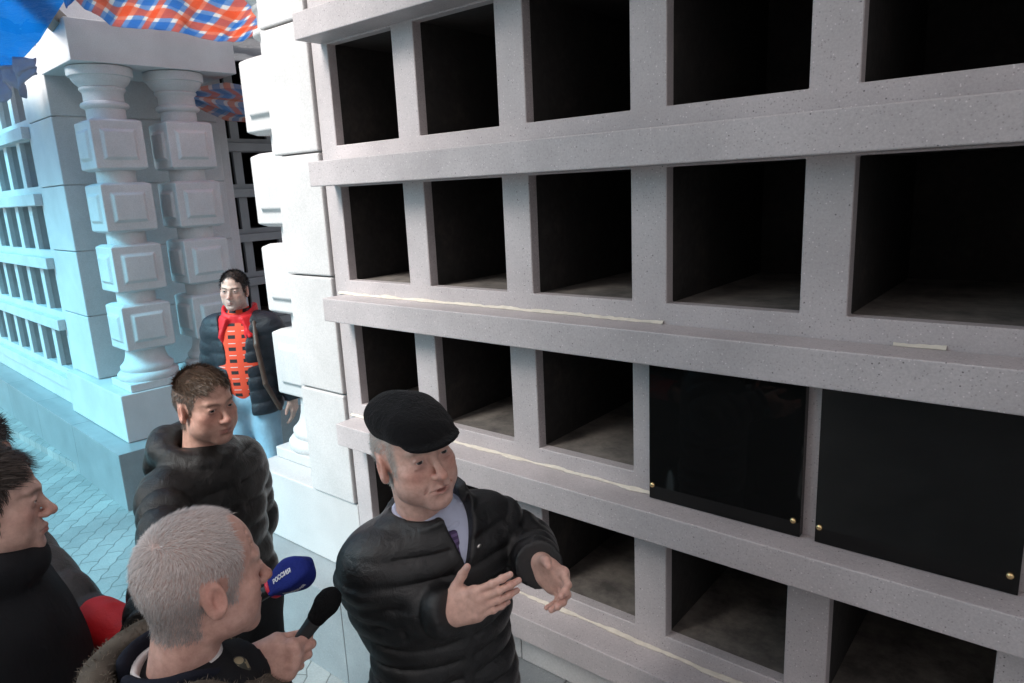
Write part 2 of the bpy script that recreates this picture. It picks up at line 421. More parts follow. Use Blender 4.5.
cloth('blue_tarp', f_blue, 70, 50, M['blue_tarp'], 'big sheet of blue tarpaulin slung over the street from the far columbarium', .03, 3, thick=0)
def f_dense(s, t):
    q = f_blue(s*.62, t*.15); q[2] -= .012+.03*math.sin(s*19)*math.sin(math.pi*t)*.6; return q
cloth('blue_tarp', f_dense, 70, 24, M['blue_dense'], 'added dark blue layer under the tarp edge along the top of the far columbarium', .012, 21, thick=0)  # layer added so the light-passing tarp still looks deep blue at its edge
def f_lobe(s, t):
    a = np.array((-2.84+.36*s, 1.04-.03*s, .80)); d = -.16*math.sin(math.pi*min(1, s*1.0))**.8*t
    return a+np.array((.0, .02*math.sin(9*s)*t, d+.10*(1-t)))
cloth('blue_tarp', f_lobe, 24, 10, M['blue_dense'], 'small hanging lobe of blue tarpaulin at the edge of the checked sheet', .008, 5)
def f_check(s, t):
    hem = smooth_path([(-2.905,1.10,.735),(-2.90,1.16,.70),(-2.89,1.24,.668),(-2.89,1.35,.655),(-2.89,1.48,.645),(-2.88,1.65,.650),(-2.88,1.77,.675),(-2.86,1.90,.73),(-2.85,2.2,.80),(-2.85,2.9,.86),(-2.85,3.7,.9)], s)  # far end runs on out of view, extended to shade the passage
    q = hem + np.array((1.25*t, -.10*t, .42*t+.05*math.sin(s*22)*t*(1-t)))
    q[2] -= .03*math.sin(math.pi*t)
    return q
cloth('checkered_tarp', f_check, 120, 40, M['check_tarp'], 'orange, blue and white checked sheet stretched over the passage above the columns', .034, 8, usize=2.0, vsize=1.3)
def f_roll(s, t):
    a = 2*math.pi*t
    c = lerp((-3.10,1.62,.455), (-3.12,2.35,.46), s)
    r = .018+.052*min(1, (s/.22))**.7
    r *= 1+.16*math.sin(a*7+3*s)+.08*math.sin(a*13)
    return c+np.array((r*math.cos(a), .02*math.sin(a*5), r*math.sin(a)-.015*math.sin(math.pi*s)))
cloth('checkered_tarp', f_roll, 40, 60, M['check_tarp'], 'rolled up bundle of checked sheet tied behind the second column', .003, 9, usize=1.2, vsize=.42, thick=0)
def f_back(s, t):
    return lerp((-3.05,1.78,.60), (-2.95,3.9,.74), s)+np.array((-1.6*t, .05*t, .42*t))  # lengthened out of view to darken the passage and wing
cloth('grey_tarp', f_back, 30, 20, M['grey_tarp'], 'dark sheet sagging behind the columns at the back of the passage', .05, 11)
def f_crumple(s, t):
    return lerp((-3.62,1.04,.575), (-3.16,1.03,.565), s)+np.array((0, -.03*math.sin(s*17)*(1-t*.3), -.10*t*(1+.35*math.sin(s*11))))
M['pale_tarp'] = tarp_mat('pale_tarpaulin', (.42,.42,.50), .1)
cloth('pale_tarp', f_crumple, 40, 12, M['pale_tarp'], 'crumpled pale plastic sheet bunched under the blue tarp hem', .012, 12)
def f_canopy(s, t):
    return np.array((CANX+6*s-.5*t, 1.02-4.4*t, 1.45+.1*t-.05*math.sin(math.pi*s)))
def f_sky_block(s, t):
    return np.array((CANX-.5+6*s, -3.40-.2*t, 1.55-2.75*t+.03*math.sin(30*s)))
CANX = -1.15
cloth('unseen_shade_canopy', f_canopy, 20, 20, M['canopy'], 'unseen pale sheet added above the near niche wall to shade it and soften its light', .03, 14, thick=0)  # unseen, added to shade the near wall and spread soft overhead light
cloth('grey_tarp', f_sky_block, 30, 14, M['grey_tarp'], 'unseen grey sheet added on the street side to keep sky light off the near niche wall', .02, 15, thick=0)  # unseen, added to block sky and sun from the street side
b = MB().box(-.35, .35, -.03, .03, -.03, .03).build('timber_beam', plain('old_timber', (.22,.20,.17), .8, nscale=12, bstr=.4), bevel=.004)
b.location = W((-2.97, 1.01, .735)); b.rotation_euler = (0, math.radians(-8), math.radians(-38))
tag(b, 'weathered grey beam between the blue tarp and the checked sheet', 'beam')

# ------------------------------------------------------------------ camera, light
def cam_setup():
    a, b_, c = -.6923, -.2175, -.0475
    ca, sa, cb, sb, cc, ss = math.cos(a), math.sin(a), math.cos(b_), math.sin(b_), math.cos(c), math.sin(c)
    fw = Vector((sa*cb, ca*cb, sb)); r = Vector((ca, -sa, 0)); u = r.cross(fw)
    r, u = r*cc+u*ss, u*cc-r*ss
    cd = bpy.data.cameras.new('camera'); cd.sensor_width = 36; cd.lens = 36*695.1/1024; cd.clip_start = .02; cd.clip_end = 500
    o = bpy.data.objects.new('camera', cd); C.objects.link(o)
    m = Matrix((( r.x, u.x, -fw.x, 0), (r.y, u.y, -fw.y, 0), (r.z, u.z, -fw.z, H), (0,0,0,1)))
    o.matrix_world = m; sc.camera = o
cam_setup()
SUN_DIR = Vector((-.18, -.92, .95)).normalized()     # towards the sun
w = bpy.data.worlds.new('World'); sc.world = w; w.use_nodes = True
nt = w.node_tree; bg = nt.nodes['Background']
sky = nt.nodes.new('ShaderNodeTexSky'); sky.sky_type = 'NISHITA'; sky.sun_disc = False
sky.sun_elevation = math.asin(SUN_DIR.z); sky.sun_rotation = math.atan2(SUN_DIR.x, SUN_DIR.y)
sky.air_density = 1.0; sky.dust_density = 4.0; sky.ozone_density = .6
hs_ = nt.nodes.new('ShaderNodeHueSaturation'); hs_.inputs['Saturation'].default_value = .4; nt.links.new(sky.outputs[0], hs_.inputs['Color']); nt.links.new(hs_.outputs[0], bg.inputs[0]); bg.inputs[1].default_value = SKY_STRENGTH
ld = bpy.data.lights.new('sun', 'SUN'); ld.energy = SUN_STRENGTH; ld.angle = math.radians(SUN_ANGLE); ld.color = (1, .95, .9)
lo = bpy.data.objects.new('sun', ld); C.objects.link(lo)
lo.rotation_euler = SUN_DIR.to_track_quat('Z', 'Y').to_euler(); lo.location = (0,0,8)
vs = sc.view_settings; vs.view_transform = 'Standard'; vs.look = 'None'; vs.exposure = EXPOSURE; vs.gamma = 1; vs.use_curve_mapping = False
sc.cycles.use_denoising = True
try: sc.cycles.denoiser = 'OPENIMAGEDENOISE'
except Exception: pass
sc.cycles.max_bounces = 8; sc.cycles.diffuse_bounces = 5; sc.cycles.transparent_max_bounces = 12

# ================================================================== people: distance-field modelling
def axis_lines(lo, hi, coarse, fines=()):
    x = lo; out = [lo]
    fines = sorted(fines)
    while x < hi:
        h = coarse
        for a, b, f in fines:
            if a-f <= x < b: h = min(h, f)
            elif x < a and x+h > a: h = min(h, max(f, a-x))
        x += h; out.append(x)
    return np.array(out, dtype=np.float64)
class Field:
    def __init__(s, lo, hi, coarse, fine_boxes=()):
        s.ax = [axis_lines(lo[i], hi[i], coarse, [(b[0][i], b[1][i], b[2]) for b in fine_boxes]) for i in range(3)]
        s.F = np.full([len(a) for a in s.ax], .3, dtype=np.float32)
    def sub(s, lo, hi):
        sl = []
        for i in range(3):
            a = np.searchsorted(s.ax[i], lo[i]); b = np.searchsorted(s.ax[i], hi[i])
            sl.append(slice(max(0, a-1), min(len(s.ax[i]), b+1)))
        return tuple(sl)
    def pts(s, sl):
        return np.stack(np.meshgrid(*[s.ax[i][sl[i]] for i in range(3)], indexing='ij'), -1)
    def op(s, prim, k=.01, sub=False, margin=None):
        fn, lo, hi = prim; mg = (k+.022) if margin is None else margin
        sl = s.sub(np.array(lo)-mg, np.array(hi)+mg)
        P = s.pts(sl)
        if P.size == 0: return s
        d = fn(P).astype(np.float32); f = s.F[sl]
        if sub:
            d = -d; h = np.maximum(k-np.abs(f-d), 0)/k if k > 0 else 0
            s.F[sl] = np.maximum(f, d)+h*h*k*.25
        else:
            h = np.maximum(k-np.abs(f-d), 0)/k if k > 0 else 0
            s.F[sl] = np.minimum(f, d)-h*h*k*.25
        return s
    def add(s, prim, k=.01): return s.op(prim, k)
    def cut(s, prim, k=.004): return s.op(prim, k, True)
    def mesh(s, smooth=1):
        F = s.F; neg = F < 0
        n = F.shape; c = [m-1 for m in n]
        cnt = np.zeros(c, dtype=np.int8)
        for i in (0,1):
            for j in (0,1):
                for k in (0,1): cnt += neg[i:c[0]+i, j:c[1]+j, k:c[2]+k]
        act = np.argwhere((cnt > 0) & (cnt < 8)); flat = (act[:,0]*c[1]+act[:,1])*c[2]+act[:,2]
        co = [(i,j,k) for i in (0,1) for j in (0,1) for k in (0,1)]
        vals = {}; pos = {}
        for q in co:
            ix = act+np.array(q); vals[q] = F[ix[:,0],ix[:,1],ix[:,2]].astype(np.float64)
            pos[q] = np.stack([s.ax[d][ix[:,d]] for d in range(3)], 1)
        acc = np.zeros((len(act),3)); w = np.zeros(len(act))
        for a in co:
            for d in range(3):
                if a[d] == 0:
                    b = tuple(1 if e == d else a[e] for e in range(3))
                    va, vb = vals[a], vals[b]; m = (va < 0) != (vb < 0)
                    t = np.where(m, va/np.where(m, va-vb, 1), 0)[:,None]
                    acc += np.where(m[:,None], pos[a]*(1-t)+pos[b]*t, 0); w += m
        V = acc/np.maximum(w,1)[:,None]
        faces = []
        for d in range(3):
            e1, e2 = (d+1)%3, (d+2)%3
            sl0 = [slice(None)]*3; sl1 = [slice(None)]*3; sl0[d] = slice(0,-1); sl1[d] = slice(1,None)
            A, B = neg[tuple(sl0)], neg[tuple(sl1)]
            E = np.argwhere(A != B)
            ok = (E[:,e1] > 0) & (E[:,e2] > 0) & (E[:,e1] < c[e1]) & (E[:,e2] < c[e2]); E = E[ok]
            ids = []
            for o1, o2 in ((-1,-1),(0,-1),(0,0),(-1,0)):
                q = E.copy(); q[:,e1] += o1; q[:,e2] += o2
                ids.append(np.searchsorted(flat, (q[:,0]*c[1]+q[:,1])*c[2]+q[:,2]))
            Q = np.stack(ids, 1)
            fl = ~A[E[:,0],E[:,1],E[:,2]]
            Q[fl] = Q[fl][:, ::-1]; faces.append(Q)
        Fc = np.concatenate(faces)
        for _ in range(smooth):
            acc = np.zeros_like(V); w = np.zeros(len(V))
            for i in range(4):
                a, b = Fc[:,i], Fc[:,(i+1)%4]
                for x in range(3): acc[:,x] += np.bincount(a, V[b,x], len(V))+np.bincount(b, V[a,x], len(V))
                w += np.bincount(a, minlength=len(V))+np.bincount(b, minlength=len(V))
            V = V*.5+.5*acc/np.maximum(w,1)[:,None]
        return V, Fc
A3 = lambda *p: np.array(p, dtype=np.float64)
def nrm(v): v = np.asarray(v, float); return v/np.linalg.norm(v)
def cap(a, b, ra, rb=None, disp=None):
    a, b = np.asarray(a, float), np.asarray(b, float); rb = ra if rb is None else rb; ab = b-a; L2 = max(ab@ab, 1e-9)
    def fn(P):
        t = np.clip(((P-a)@ab)/L2, 0, 1)
        d = np.linalg.norm(P-a-t[...,None]*ab, axis=-1)-(ra+(rb-ra)*t)
        return d if disp is None else d-disp(P, t, math.sqrt(L2))
    r = max(ra, rb)
    return fn, np.minimum(a,b)-r, np.maximum(a,b)+r
def ell(c, r, R=None, disp=None):
    c, r = np.asarray(c, float), np.asarray(r, float)
    def fn(P):
        q = P-c
        if R is not None: q = q@R
        k0 = np.linalg.norm(q/r, axis=-1); k1 = np.linalg.norm(q/(r*r), axis=-1)
        d = np.where(k1 > 1e-6, k0*(k0-1)/np.maximum(k1,1e-6), -r.min())
        return d if disp is None else d-disp(P)
    e = r if R is None else np.full(3, r.max())
    return fn, c-e, c+e
def rbox(c, h, rad, R=None):
    c, h = np.asarray(c, float), np.asarray(h, float)
    def fn(P):
        q = P-c
        if R is not None: q = q@R
        q = np.abs(q)-h
        return np.linalg.norm(np.maximum(q,0), axis=-1)+np.minimum(q.max(-1),0)-rad
    e = h+rad if R is None else np.full(3, np.linalg.norm(h)+rad)
    return fn, c-e, c+e
def half(point, normal, lo, hi):      # solid on the side the normal points to
    p, n = np.asarray(point, float), nrm(normal)
    return (lambda P: -((P-p)@n)), lo, hi
def inter(a, b, k=.004):
    def fn(P):
        x, y = a[0](P), b[0](P); h = np.maximum(k-np.abs(x-y),0)/k; return np.maximum(x,y)+h*h*k*.25
    return fn, a[1], a[2]
def xf(prim, R, c, s=1.0):            # head-local primitive placed in the body: p_body = c + s*R p
    fn, lo, hi = prim
    cs = np.array([[x,y,z] for x in (lo[0],hi[0]) for y in (lo[1],hi[1]) for z in (lo[2],hi[2])])
    w = c+s*(cs@R.T)
    return (lambda P: s*fn(((P-c)@R)/s)), w.min(0), w.max(0)
def rot(yaw=0, pitch=0, roll=0):      # yaw to the person's left +, pitch nod down +, roll to the right shoulder +
    y, p, r = math.radians(yaw), math.radians(pitch), math.radians(roll)
    Rz = A3([math.cos(y),-math.sin(y),0],[math.sin(y),math.cos(y),0],[0,0,1])
    Rx = A3([1,0,0],[0,math.cos(p),math.sin(p)],[0,-math.sin(p),math.cos(p)])
    Ry = A3([math.cos(r),0,math.sin(r)],[0,1,0],[-math.sin(r),0,math.cos(r)])
    return Rz@Rx@Ry
def wob(P, f, ph=0):
    x, y, z = P[...,0], P[...,1], P[...,2]
    return (np.sin(f*x+1.3*ph+1.7*np.sin(f*.7*y+ph))*np.sin(f*1.13*y+ph+1.2*np.sin(f*.6*z))+np.sin(f*.9*z+2*ph+1.5*np.sin(f*.8*x+ph)))*.5
# ---------------------------------------------------------------- head
def add_head(F, c, R, s=1.0, o=None):
    o = o or {}
    T = lambda p: xf(p, R, c, s)
    jw = o.get('jaw', 1.0); fat = o.get('fat', 0); nl = o.get('nose', 1.0)
    F.add(T(ell((0,-.014,.036),(.0755,.0965,.084))), .01)
    F.add(T(ell((0,-.045,.005),(.062,.058,.066))), .03)
    F.add(T(ell((0,.024,-.030),(.058*jw,.060,.074))), .03)
    F.add(T(cap((-.040*jw,.012,-.070),(-.016,.064,-.094),.020,.016)), .03); F.add(T(cap((.040*jw,.012,-.070),(.016,.064,-.094),.020,.016)), .03)
    F.add(T(ell((0,.069,-.097),(.021,.016,.016))), .022)
    for q in (-1,1):
        F.add(T(ell((q*.043,.052,-.018),(.022,.022,.017))), .022)
        F.add(T(ell((q*.040,.040,-.055),(.020+fat*.01,.026+fat*.01,.026))), .03)
    F.add(T(cap((-.036,.071,.026),(-.010,.081,.023),.0095)), .016); F.add(T(cap((.036,.071,.026),(.010,.081,.023),.0095)), .016)
    F.add(T(ell((0,.060,-.066),(.030,.030,.022))), .02)                       # muzzle
    for q in (-1,1):
        F.cut(T(ell((q*.031,.096,.007),(.018,.018,.0115))), .014)
    # nose
    F.add(T(cap((0,.080,.014),(0,.080+.026*nl,-.026),.0072,.0095)), .010)
    F.add(T(ell((0,.082+.025*nl,-.030),(.0115,.0115,.0098))), .008)
    for q in (-1,1):
        F.add(T(ell((q*.0125,.094,-.033),(.0068,.0105,.0075))), .006)
        F.cut(T(ell((q*.0062,.101,-.0405),(.0036,.0055,.0038))), .003)
    # mouth
    for q in (-1,1):
        F.add(T(cap((0,.0905,-.0605),(q*.022,.079,-.0645),.0052,.0030)), .006)
        F.add(T(cap((0,.0895,-.0715),(q*.020,.079,-.0680),.0062,.0030)), .006)
        F.cut(T(cap((0,.098,-.0658),(q*.024,.083,-.0662),.0022,.0014)), .003)
    if o.get('talk'): F.cut(T(ell((0,.094,-.0665),(.015,.014,.0032))), .003)
    F.cut(T(ell((0,.094,-.0845),(.018,.010,.0055))), .010)
    # lids round the eyes, with a slit
    for q in (-1,1):
        e = np.array((q*.031,.0725,.008))
        F.add(T(ell(e,(.0148,.0142,.0138))), .005)
        F.cut(T(ell(e+np.array((q*.0006,.0125,-.0006)),(.0125,.0085,o.get('open',.0042)))), .0022)
        F.add(T(cap(e+np.array((-.012,.0105,.0060)), e+np.array((.012,.0100,.0052)), .0022)), .004)
        if o.get('bags'): F.add(T(cap(e+np.array((-.010,.0085,-.0125)), e+np.array((.011,.006,-.0115)), .0036)), .006)
        if o.get('old'):
            F.cut(T(cap((q*.020,.094,-.036),(q*.034,.074,-.066),.0022,.0016)), .007)
            F.cut(T(cap((q*.045,.062,-.012),(q*.052,.045,-.060),.002,.002)), .012)
        # ear
        Re = rot(q*-22, -12, 0)
        ec = np.array((q*.0775,-.014,-.008))
        F.add(T(ell(ec,(.0095,.0195,.0335),Re)), .006)
        F.add(T(ell(ec+np.array((q*-.002,.004,-.024)),(.008,.010,.011),Re)), .006)
        F.cut(T(ell(ec+np.array((q*.0085,.005,.001)),(.0065,.0105,.018),Re)), .005)
        F.cut(T(ell(ec+np.array((q*.0100,-.004,.016)),(.0050,.0085,.010),Re)), .005)
        F.add(T(ell(ec+np.array((q*.002,.013,-.004)),(.004,.004,.006),Re)), .004)
    if o.get('old'):
        for i in range(3): F.cut(T(cap((-.040,.066-.004*i,.050+.012*i),(.040,.066-.004*i,.050+.012*i),.0012)), .006)
# ---------------------------------------------------------------- hand
FING = {'index':((.092,.027),(.046,.026,.022),.0096),'middle':((.096,.007),(.050,.030,.023),.0098),'ring':((.090,-.013),(.046,.028,.022),.0092),'pinky':((.079,-.031),(.036,.021,.020),.0082)}
def add_hand(F, w, d, s, right, curl, thumb, sc_=1.0, splay=(.03,.0,-.03,-.06)):
    """w wrist, d along the palm, s towards the thumb side; curl[finger] = three joint angles in degrees; thumb = points in (d, s, n)"""
    w = np.asarray(w, float); d = nrm(d); s = nrm(np.asarray(s)-d*(np.asarray(s)@d)); n = -np.cross(d, s) if right else np.cross(d, s)
    L = lambda a, b, c_=0: w+sc_*(d*a+s*b+n*c_)
    F.add(cap(L(-.025,.008,0), L(.012,.010,0), .0205*sc_, .0195*sc_), .012); F.add(cap(L(-.025,-.008,0), L(.012,-.012,0), .0205*sc_, .0195*sc_), .012)
    info = []
    for (nm, ((ra, rb), lens, rad)), cu, sp in zip(FING.items(), curl, splay):
        F.add(cap(L(.012, rb*.55, .002), L(ra-.004, rb, 0), .0155*sc_, .0118*sc_), .016)
        F.add(cap(L(.02, rb*.7, .006), L(ra-.014, rb*.92, .006), .012*sc_, .0105*sc_), .014)
    F.add(cap(L(.016,.018,.007), L(.056,.036,.012), .0175*sc_, .0145*sc_), .014)
    F.add(cap(L(.016,-.022,.006), L(.060,-.032,.006), .0145*sc_, .0115*sc_), .014)
    tips = []
    for (nm, ((ra, rb), lens, rad)), cu, sp in zip(FING.items(), curl, splay):
        dd = nrm(d+sp*s); p = L(ra, rb, 0); ang = 0; G = []
        F.add(ell(p-n*.002*sc_, (rad*1.2*sc_,)*3), .012)
        for j, (ln, a) in enumerate(zip(lens, cu)):
            ang += math.radians(a); dr = dd*math.cos(ang)+n*math.sin(ang); q = p+dr*ln*sc_
            F.add(cap(p, q, (rad-.0005*j)*sc_, (rad-.0005*(j+1)-.0004)*sc_), .0035 if j else .008)
            if j: F.add(ell(p, (rad*1.03*sc_,)*3), .003)
            p = q
        back = -(n*math.cos(ang)-dd*math.sin(ang))
        tips.append((p-dr*.004*sc_+back*rad*.75*sc_, dr, back))
    tp = [L(*t) for t in thumb]
    for i, (ra, rb) in enumerate(((.0150,.0128),(.0125,.0112),(.0112,.0088))):
        F.add(cap(tp[i], tp[i+1], ra*sc_, rb*sc_), .010 if i == 0 else .004)
    tips.append((tp[3]-n*.006*sc_, nrm(tp[3]-tp[2]), -n))
    return tips
# ---------------------------------------------------------------- skin and hair materials
def attr_mat(name, rough=.5, sss=0, bumps=None, spec=.5, sheen=0, attr='Col'):
    m, nt, b = new_mat(name)
    a = N(nt, 'ShaderNodeAttribute', attribute_name=attr)
    co = coord(nt); c = a.outputs['Color']
    if sss:
        n = noise(nt, co, 55, 5, .65)
        c = mix(nt, c, ramp(nt, n, [(.3, (.80,.72,.70)), (.7, (1.10,1.08,1.07))]).outputs[0], 1, 'MULTIPLY')
        b.inputs['Subsurface Weight'].default_value = sss; b.inputs['Subsurface Radius'].default_value = (.012,.005,.003); b.inputs['Subsurface Scale'].default_value = .5
        bump(nt, b, noise(nt, co, 330, 4, .7), .28, .0015)
    nt.links.new(c, b.inputs['Base Color']); b.inputs['Roughness'].default_value = rough; b.inputs['Specular IOR Level'].default_value = spec
    if sheen: b.inputs['Sheen Weight'].default_value = sheen
    return m
M['skin'] = attr_mat('skin', .48, .12, spec=.4)
M['hair'] = attr_mat('hair', .42, spec=.35)
M['eye'] = attr_mat('eye_surface', .08)
def cloth_mat(name, col, rough=.5, scale=900, bstr=.15, big=0, spec=.4, sheen=0):
    m, nt, b = new_mat(name); co = coord(nt)
    n = noise(nt, co, 6, 5, .6)
    c = ramp(nt, n, [(.3, tuple(x*.82 for x in col)), (.7, tuple(min(1,x*1.15) for x in col))]).outputs[0]
    nt.links.new(c, b.inputs['Base Color']); b.inputs['Roughness'].default_value = rough; b.inputs['Specular IOR Level'].default_value = spec
    if sheen: b.inputs['Sheen Weight'].default_value = sheen; b.inputs['Sheen Roughness'].default_value = .4
    f = noise(nt, co, scale, 2, .5)
    if big:
        f2 = noise(nt, co, big, 4, .6, .8); ad = N(nt, 'ShaderNodeMath', operation='MULTIPLY_ADD'); nt.links.new(f2, ad.inputs[0]); ad.inputs[1].default_value = 4; nt.links.new(f, ad.inputs[2]); f = ad.outputs[0]
    bump(nt, b, f, bstr, .003); return m
M['nylon'] = cloth_mat('black_quilted_nylon', (.009,.009,.010), .36, 700, .45, 30, spec=.5)
M['nylon'].node_tree.nodes['Principled BSDF'].inputs['Coat Weight'].default_value = .12; M['nylon'].node_tree.nodes['Principled BSDF'].inputs['Coat Roughness'].default_value = .3
M['nylon_brown'] = cloth_mat('brown_black_puffer_nylon', (.0075,.0068,.0065), .34, 600, .55, 22)
M['navy_nylon'] = cloth_mat('dark_navy_nylon', (.016,.020,.028), .42, 700, .5, 24)
M['wool'] = cloth_mat('black_wool', (.008,.008,.009), 1.0, 900, .6, 70, spec=.12, sheen=.08)
M['black_cloth'] = cloth_mat('black_coat_cloth', (.010,.011,.014), .8, 900, .4, 30, spec=.25)
M['navy_cloth'] = cloth_mat('navy_cloth', (.012,.014,.024), .85, 900, .4, 30, spec=.2)
M['shearling'] = attr_mat('shearling', .9, spec=.1)
M['shirt'] = cloth_mat('pale_blue_shirt', (.52,.56,.72), .8, 1400, .2)
M['white_shirt'] = cloth_mat('white_shirt', (.72,.70,.70), .8, 1400, .2)
M['jeans'] = cloth_mat('faded_denim', (.28,.42,.52), .85, 800, .4, 28)
M['trouser'] = cloth_mat('dark_trousers', (.014,.015,.018), .85, 800, .3, 24)
M['shoe'] = plain('black_leather', (.012,.012,.012), .35)
M['red_cloth'] = cloth_mat('red_jacket_cloth', (.62,.012,.018), .55, 700, .3, 22)
M['leather'] = plain('brown_strap', (.06,.032,.022), .5)
def stripes_mat(name, a, b_, per, ax=2, wdt=.5, third=None, third_w=.1):
    m, nt, b = new_mat(name); co = coord(nt); sp = N(nt, 'ShaderNodeSeparateXYZ'); nt.links.new(co, sp.inputs[0])
    f = N(nt, 'ShaderNodeMath', operation='MULTIPLY'); nt.links.new(sp.outputs[ax], f.inputs[0]); f.inputs[1].default_value = 1/per
    fr = N(nt, 'ShaderNodeMath', operation='FRACT'); nt.links.new(f.outputs[0], fr.inputs[0])
    lt = N(nt, 'ShaderNodeMath', operation='LESS_THAN'); nt.links.new(fr.outputs[0], lt.inputs[0]); lt.inputs[1].default_value = wdt
    fac = lt.outputs[0]
    if third is not None:      # dashes across
        f2 = N(nt, 'ShaderNodeMath', operation='MULTIPLY'); nt.links.new(sp.outputs[0], f2.inputs[0]); f2.inputs[1].default_value = 1/.085
        a2 = N(nt, 'ShaderNodeMath', operation='FRACT'); nt.links.new(f2.outputs[0], a2.inputs[0])
        l2 = N(nt, 'ShaderNodeMath', operation='LESS_THAN'); nt.links.new(a2.outputs[0], l2.inputs[0]); l2.inputs[1].default_value = .55
        mm = N(nt, 'ShaderNodeMath', operation='MULTIPLY'); nt.links.new(fac, mm.inputs[0]); nt.links.new(l2.outputs[0], mm.inputs[1]); fac = mm.outputs[0]
        c = mix(nt, a, b_, fac)
        g2 = N(nt, 'ShaderNodeMath', operation='COMPARE'); nt.links.new(fr.outputs[0], g2.inputs[0]); g2.inputs[1].default_value = .62; g2.inputs[2].default_value = third_w*.5
        m3 = N(nt, 'ShaderNodeMath', operation='MULTIPLY'); nt.links.new(g2.outputs[0], m3.inputs[0]); nt.links.new(l2.outputs[0], m3.inputs[1])
        c = mix(nt, c, third, m3.outputs[0])
    else: c = mix(nt, a, b_, fac)
    nt.links.new(c, b.inputs['Base Color']); b.inputs['Roughness'].default_value = .85
    bump(nt, b, noise(nt, co, 700, 2), .3, .002); return m
M['sweater'] = stripes_mat('orange_patterned_sweater', (.80,.075,.03), (.02,.015,.015), .075, 2, .30, (.62,.50,.46), .06)
M['tie'] = stripes_mat('purple_tie', (.07,.045,.12), (.16,.11,.24), .012, 2, .5)
def set_col(o, cols):
    ca = o.data.color_attributes.new('Col', 'FLOAT_COLOR', 'POINT')
    a = np.ones((len(cols),4), dtype=np.float32); a[:,:3] = cols; ca.data.foreach_set('color', a.ravel())
def np_mesh(name, V, Fc, mat, parent=None, smooth=True, cols=None):
    me = bpy.data.meshes.new(name)
    V = np.asarray(V, dtype=np.float32); Fc = np.asarray(Fc, dtype=np.int32); k = Fc.shape[1]
    me.vertices.add(len(V)); me.vertices.foreach_set('co', V.ravel())
    me.loops.add(Fc.size); me.loops.foreach_set('vertex_index', Fc.ravel())
    me.polygons.add(len(Fc)); me.polygons.foreach_set('loop_start', np.arange(0, Fc.size, k, dtype=np.int32)); me.polygons.foreach_set('loop_total', np.full(len(Fc), k, dtype=np.int32))
    if smooth: me.polygons.foreach_set('use_smooth', np.ones(len(Fc), dtype=bool))
    me.materials.append(mat); me.update(calc_edges=True); me.validate()
    o = bpy.data.objects.new(name, me); C.objects.link(o)
    if parent: o.parent = parent
    if cols is not None: set_col(o, cols)
    return o
def vnormals(V, Fc):
    n = np.cross(V[Fc[:,2]]-V[Fc[:,0]], V[Fc[:,3]]-V[Fc[:,1]]); vn = np.zeros_like(V)
    for i in range(4):
        for x in range(3): vn[:,x] += np.bincount(Fc[:,i], n[:,x], len(V))
    return vn/np.maximum(np.linalg.norm(vn, axis=1),1e-12)[:,None]
sstep = lambda a, b, x: (lambda t: t*t*(3-2*t))(np.clip((x-a)/(b-a), 0, 1))
def gauss(q, c, r): return np.exp(-(((q-np.array(c))/np.array(r))**2).sum(-1))
def skin_colours(V, c, R, s, o, hairmask, tips):
    base = np.array(o.get('tone', (.50,.30,.235))); col = np.tile(base, (len(V),1))
    q = ((V-c)@R)/s; near = (np.abs(q) < .16).all(1)
    def tint(w, cc): nonlocal col; w = np.clip(w*near, 0, 1)[:,None]; col = col*(1-w)+np.array(cc)*w
    red = (.56,.25,.20)
    for sg in (-1,1):
        tint(.55*gauss(q,(sg*.045,.07,-.022),(.022,.04,.020)), red)
        tint(.40*gauss(q,(sg*.082,-.014,-.005),(.014,.028,.04)), (.58,.23,.18))
        tint(.65*gauss(q,(sg*.031,.085,.003),(.017,.03,.014)), tuple(base*np.array((.62,.58,.62)))); tint(.5*gauss(q,(sg*.030,.085,-.010),(.013,.03,.006)), tuple(base*np.array((.7,.62,.66))))
    tint(.65*gauss(q,(0,.11,-.03),(.02,.03,.016)), red)
    mx = np.clip(1-(np.abs(q[:,0])/.026)**2, 0, 1); lip = np.exp(-((q[:,2]+.0662+.004*np.abs(q[:,0])/.02)/(.0085*np.sqrt(mx+.02)))**4)*(q[:,1] > .068)*mx
    tint(lip*.8, o.get('lip', (.42,.15,.13)))
    if o.get('stubble'):
        st = sstep(-.035,-.062,q[:,2])*sstep(-.02,.03,q[:,1]); tint(st*o['stubble'], tuple(base*np.array((.55,.58,.66))))
    if 'brow' in o:
        for sg in (-1,1):
            bx = (sg*q[:,0]-.031)/.022; bz = (q[:,2]-(.0275-.004*bx*bx+.001*bx))/.0048
            tint(np.exp(-(bx**6))*np.exp(-(bz**2))*(q[:,1] > .05)*o.get('brow_w', .85), o['brow'])
    if hairmask is not None: tint(hairmask(q)*o.get('scalp_w', .9), o.get('scalp', (.05,.035,.025)))
    for p, dr, bk in tips:
        t = V-p; a = t@dr; b_ = np.abs(t@np.cross(dr, bk)); w = np.exp(-(np.linalg.norm(t,axis=1)/.022)**2)
        col = col*(1-.35*w[:,None])+np.array((.66,.36,.30))*.35*w[:,None]
        nail = ((np.abs(a) < .0055) & (b_ < .0052) & ((t@bk) > -.003))
        col[nail] = np.array((.60,.40,.35))
    return col
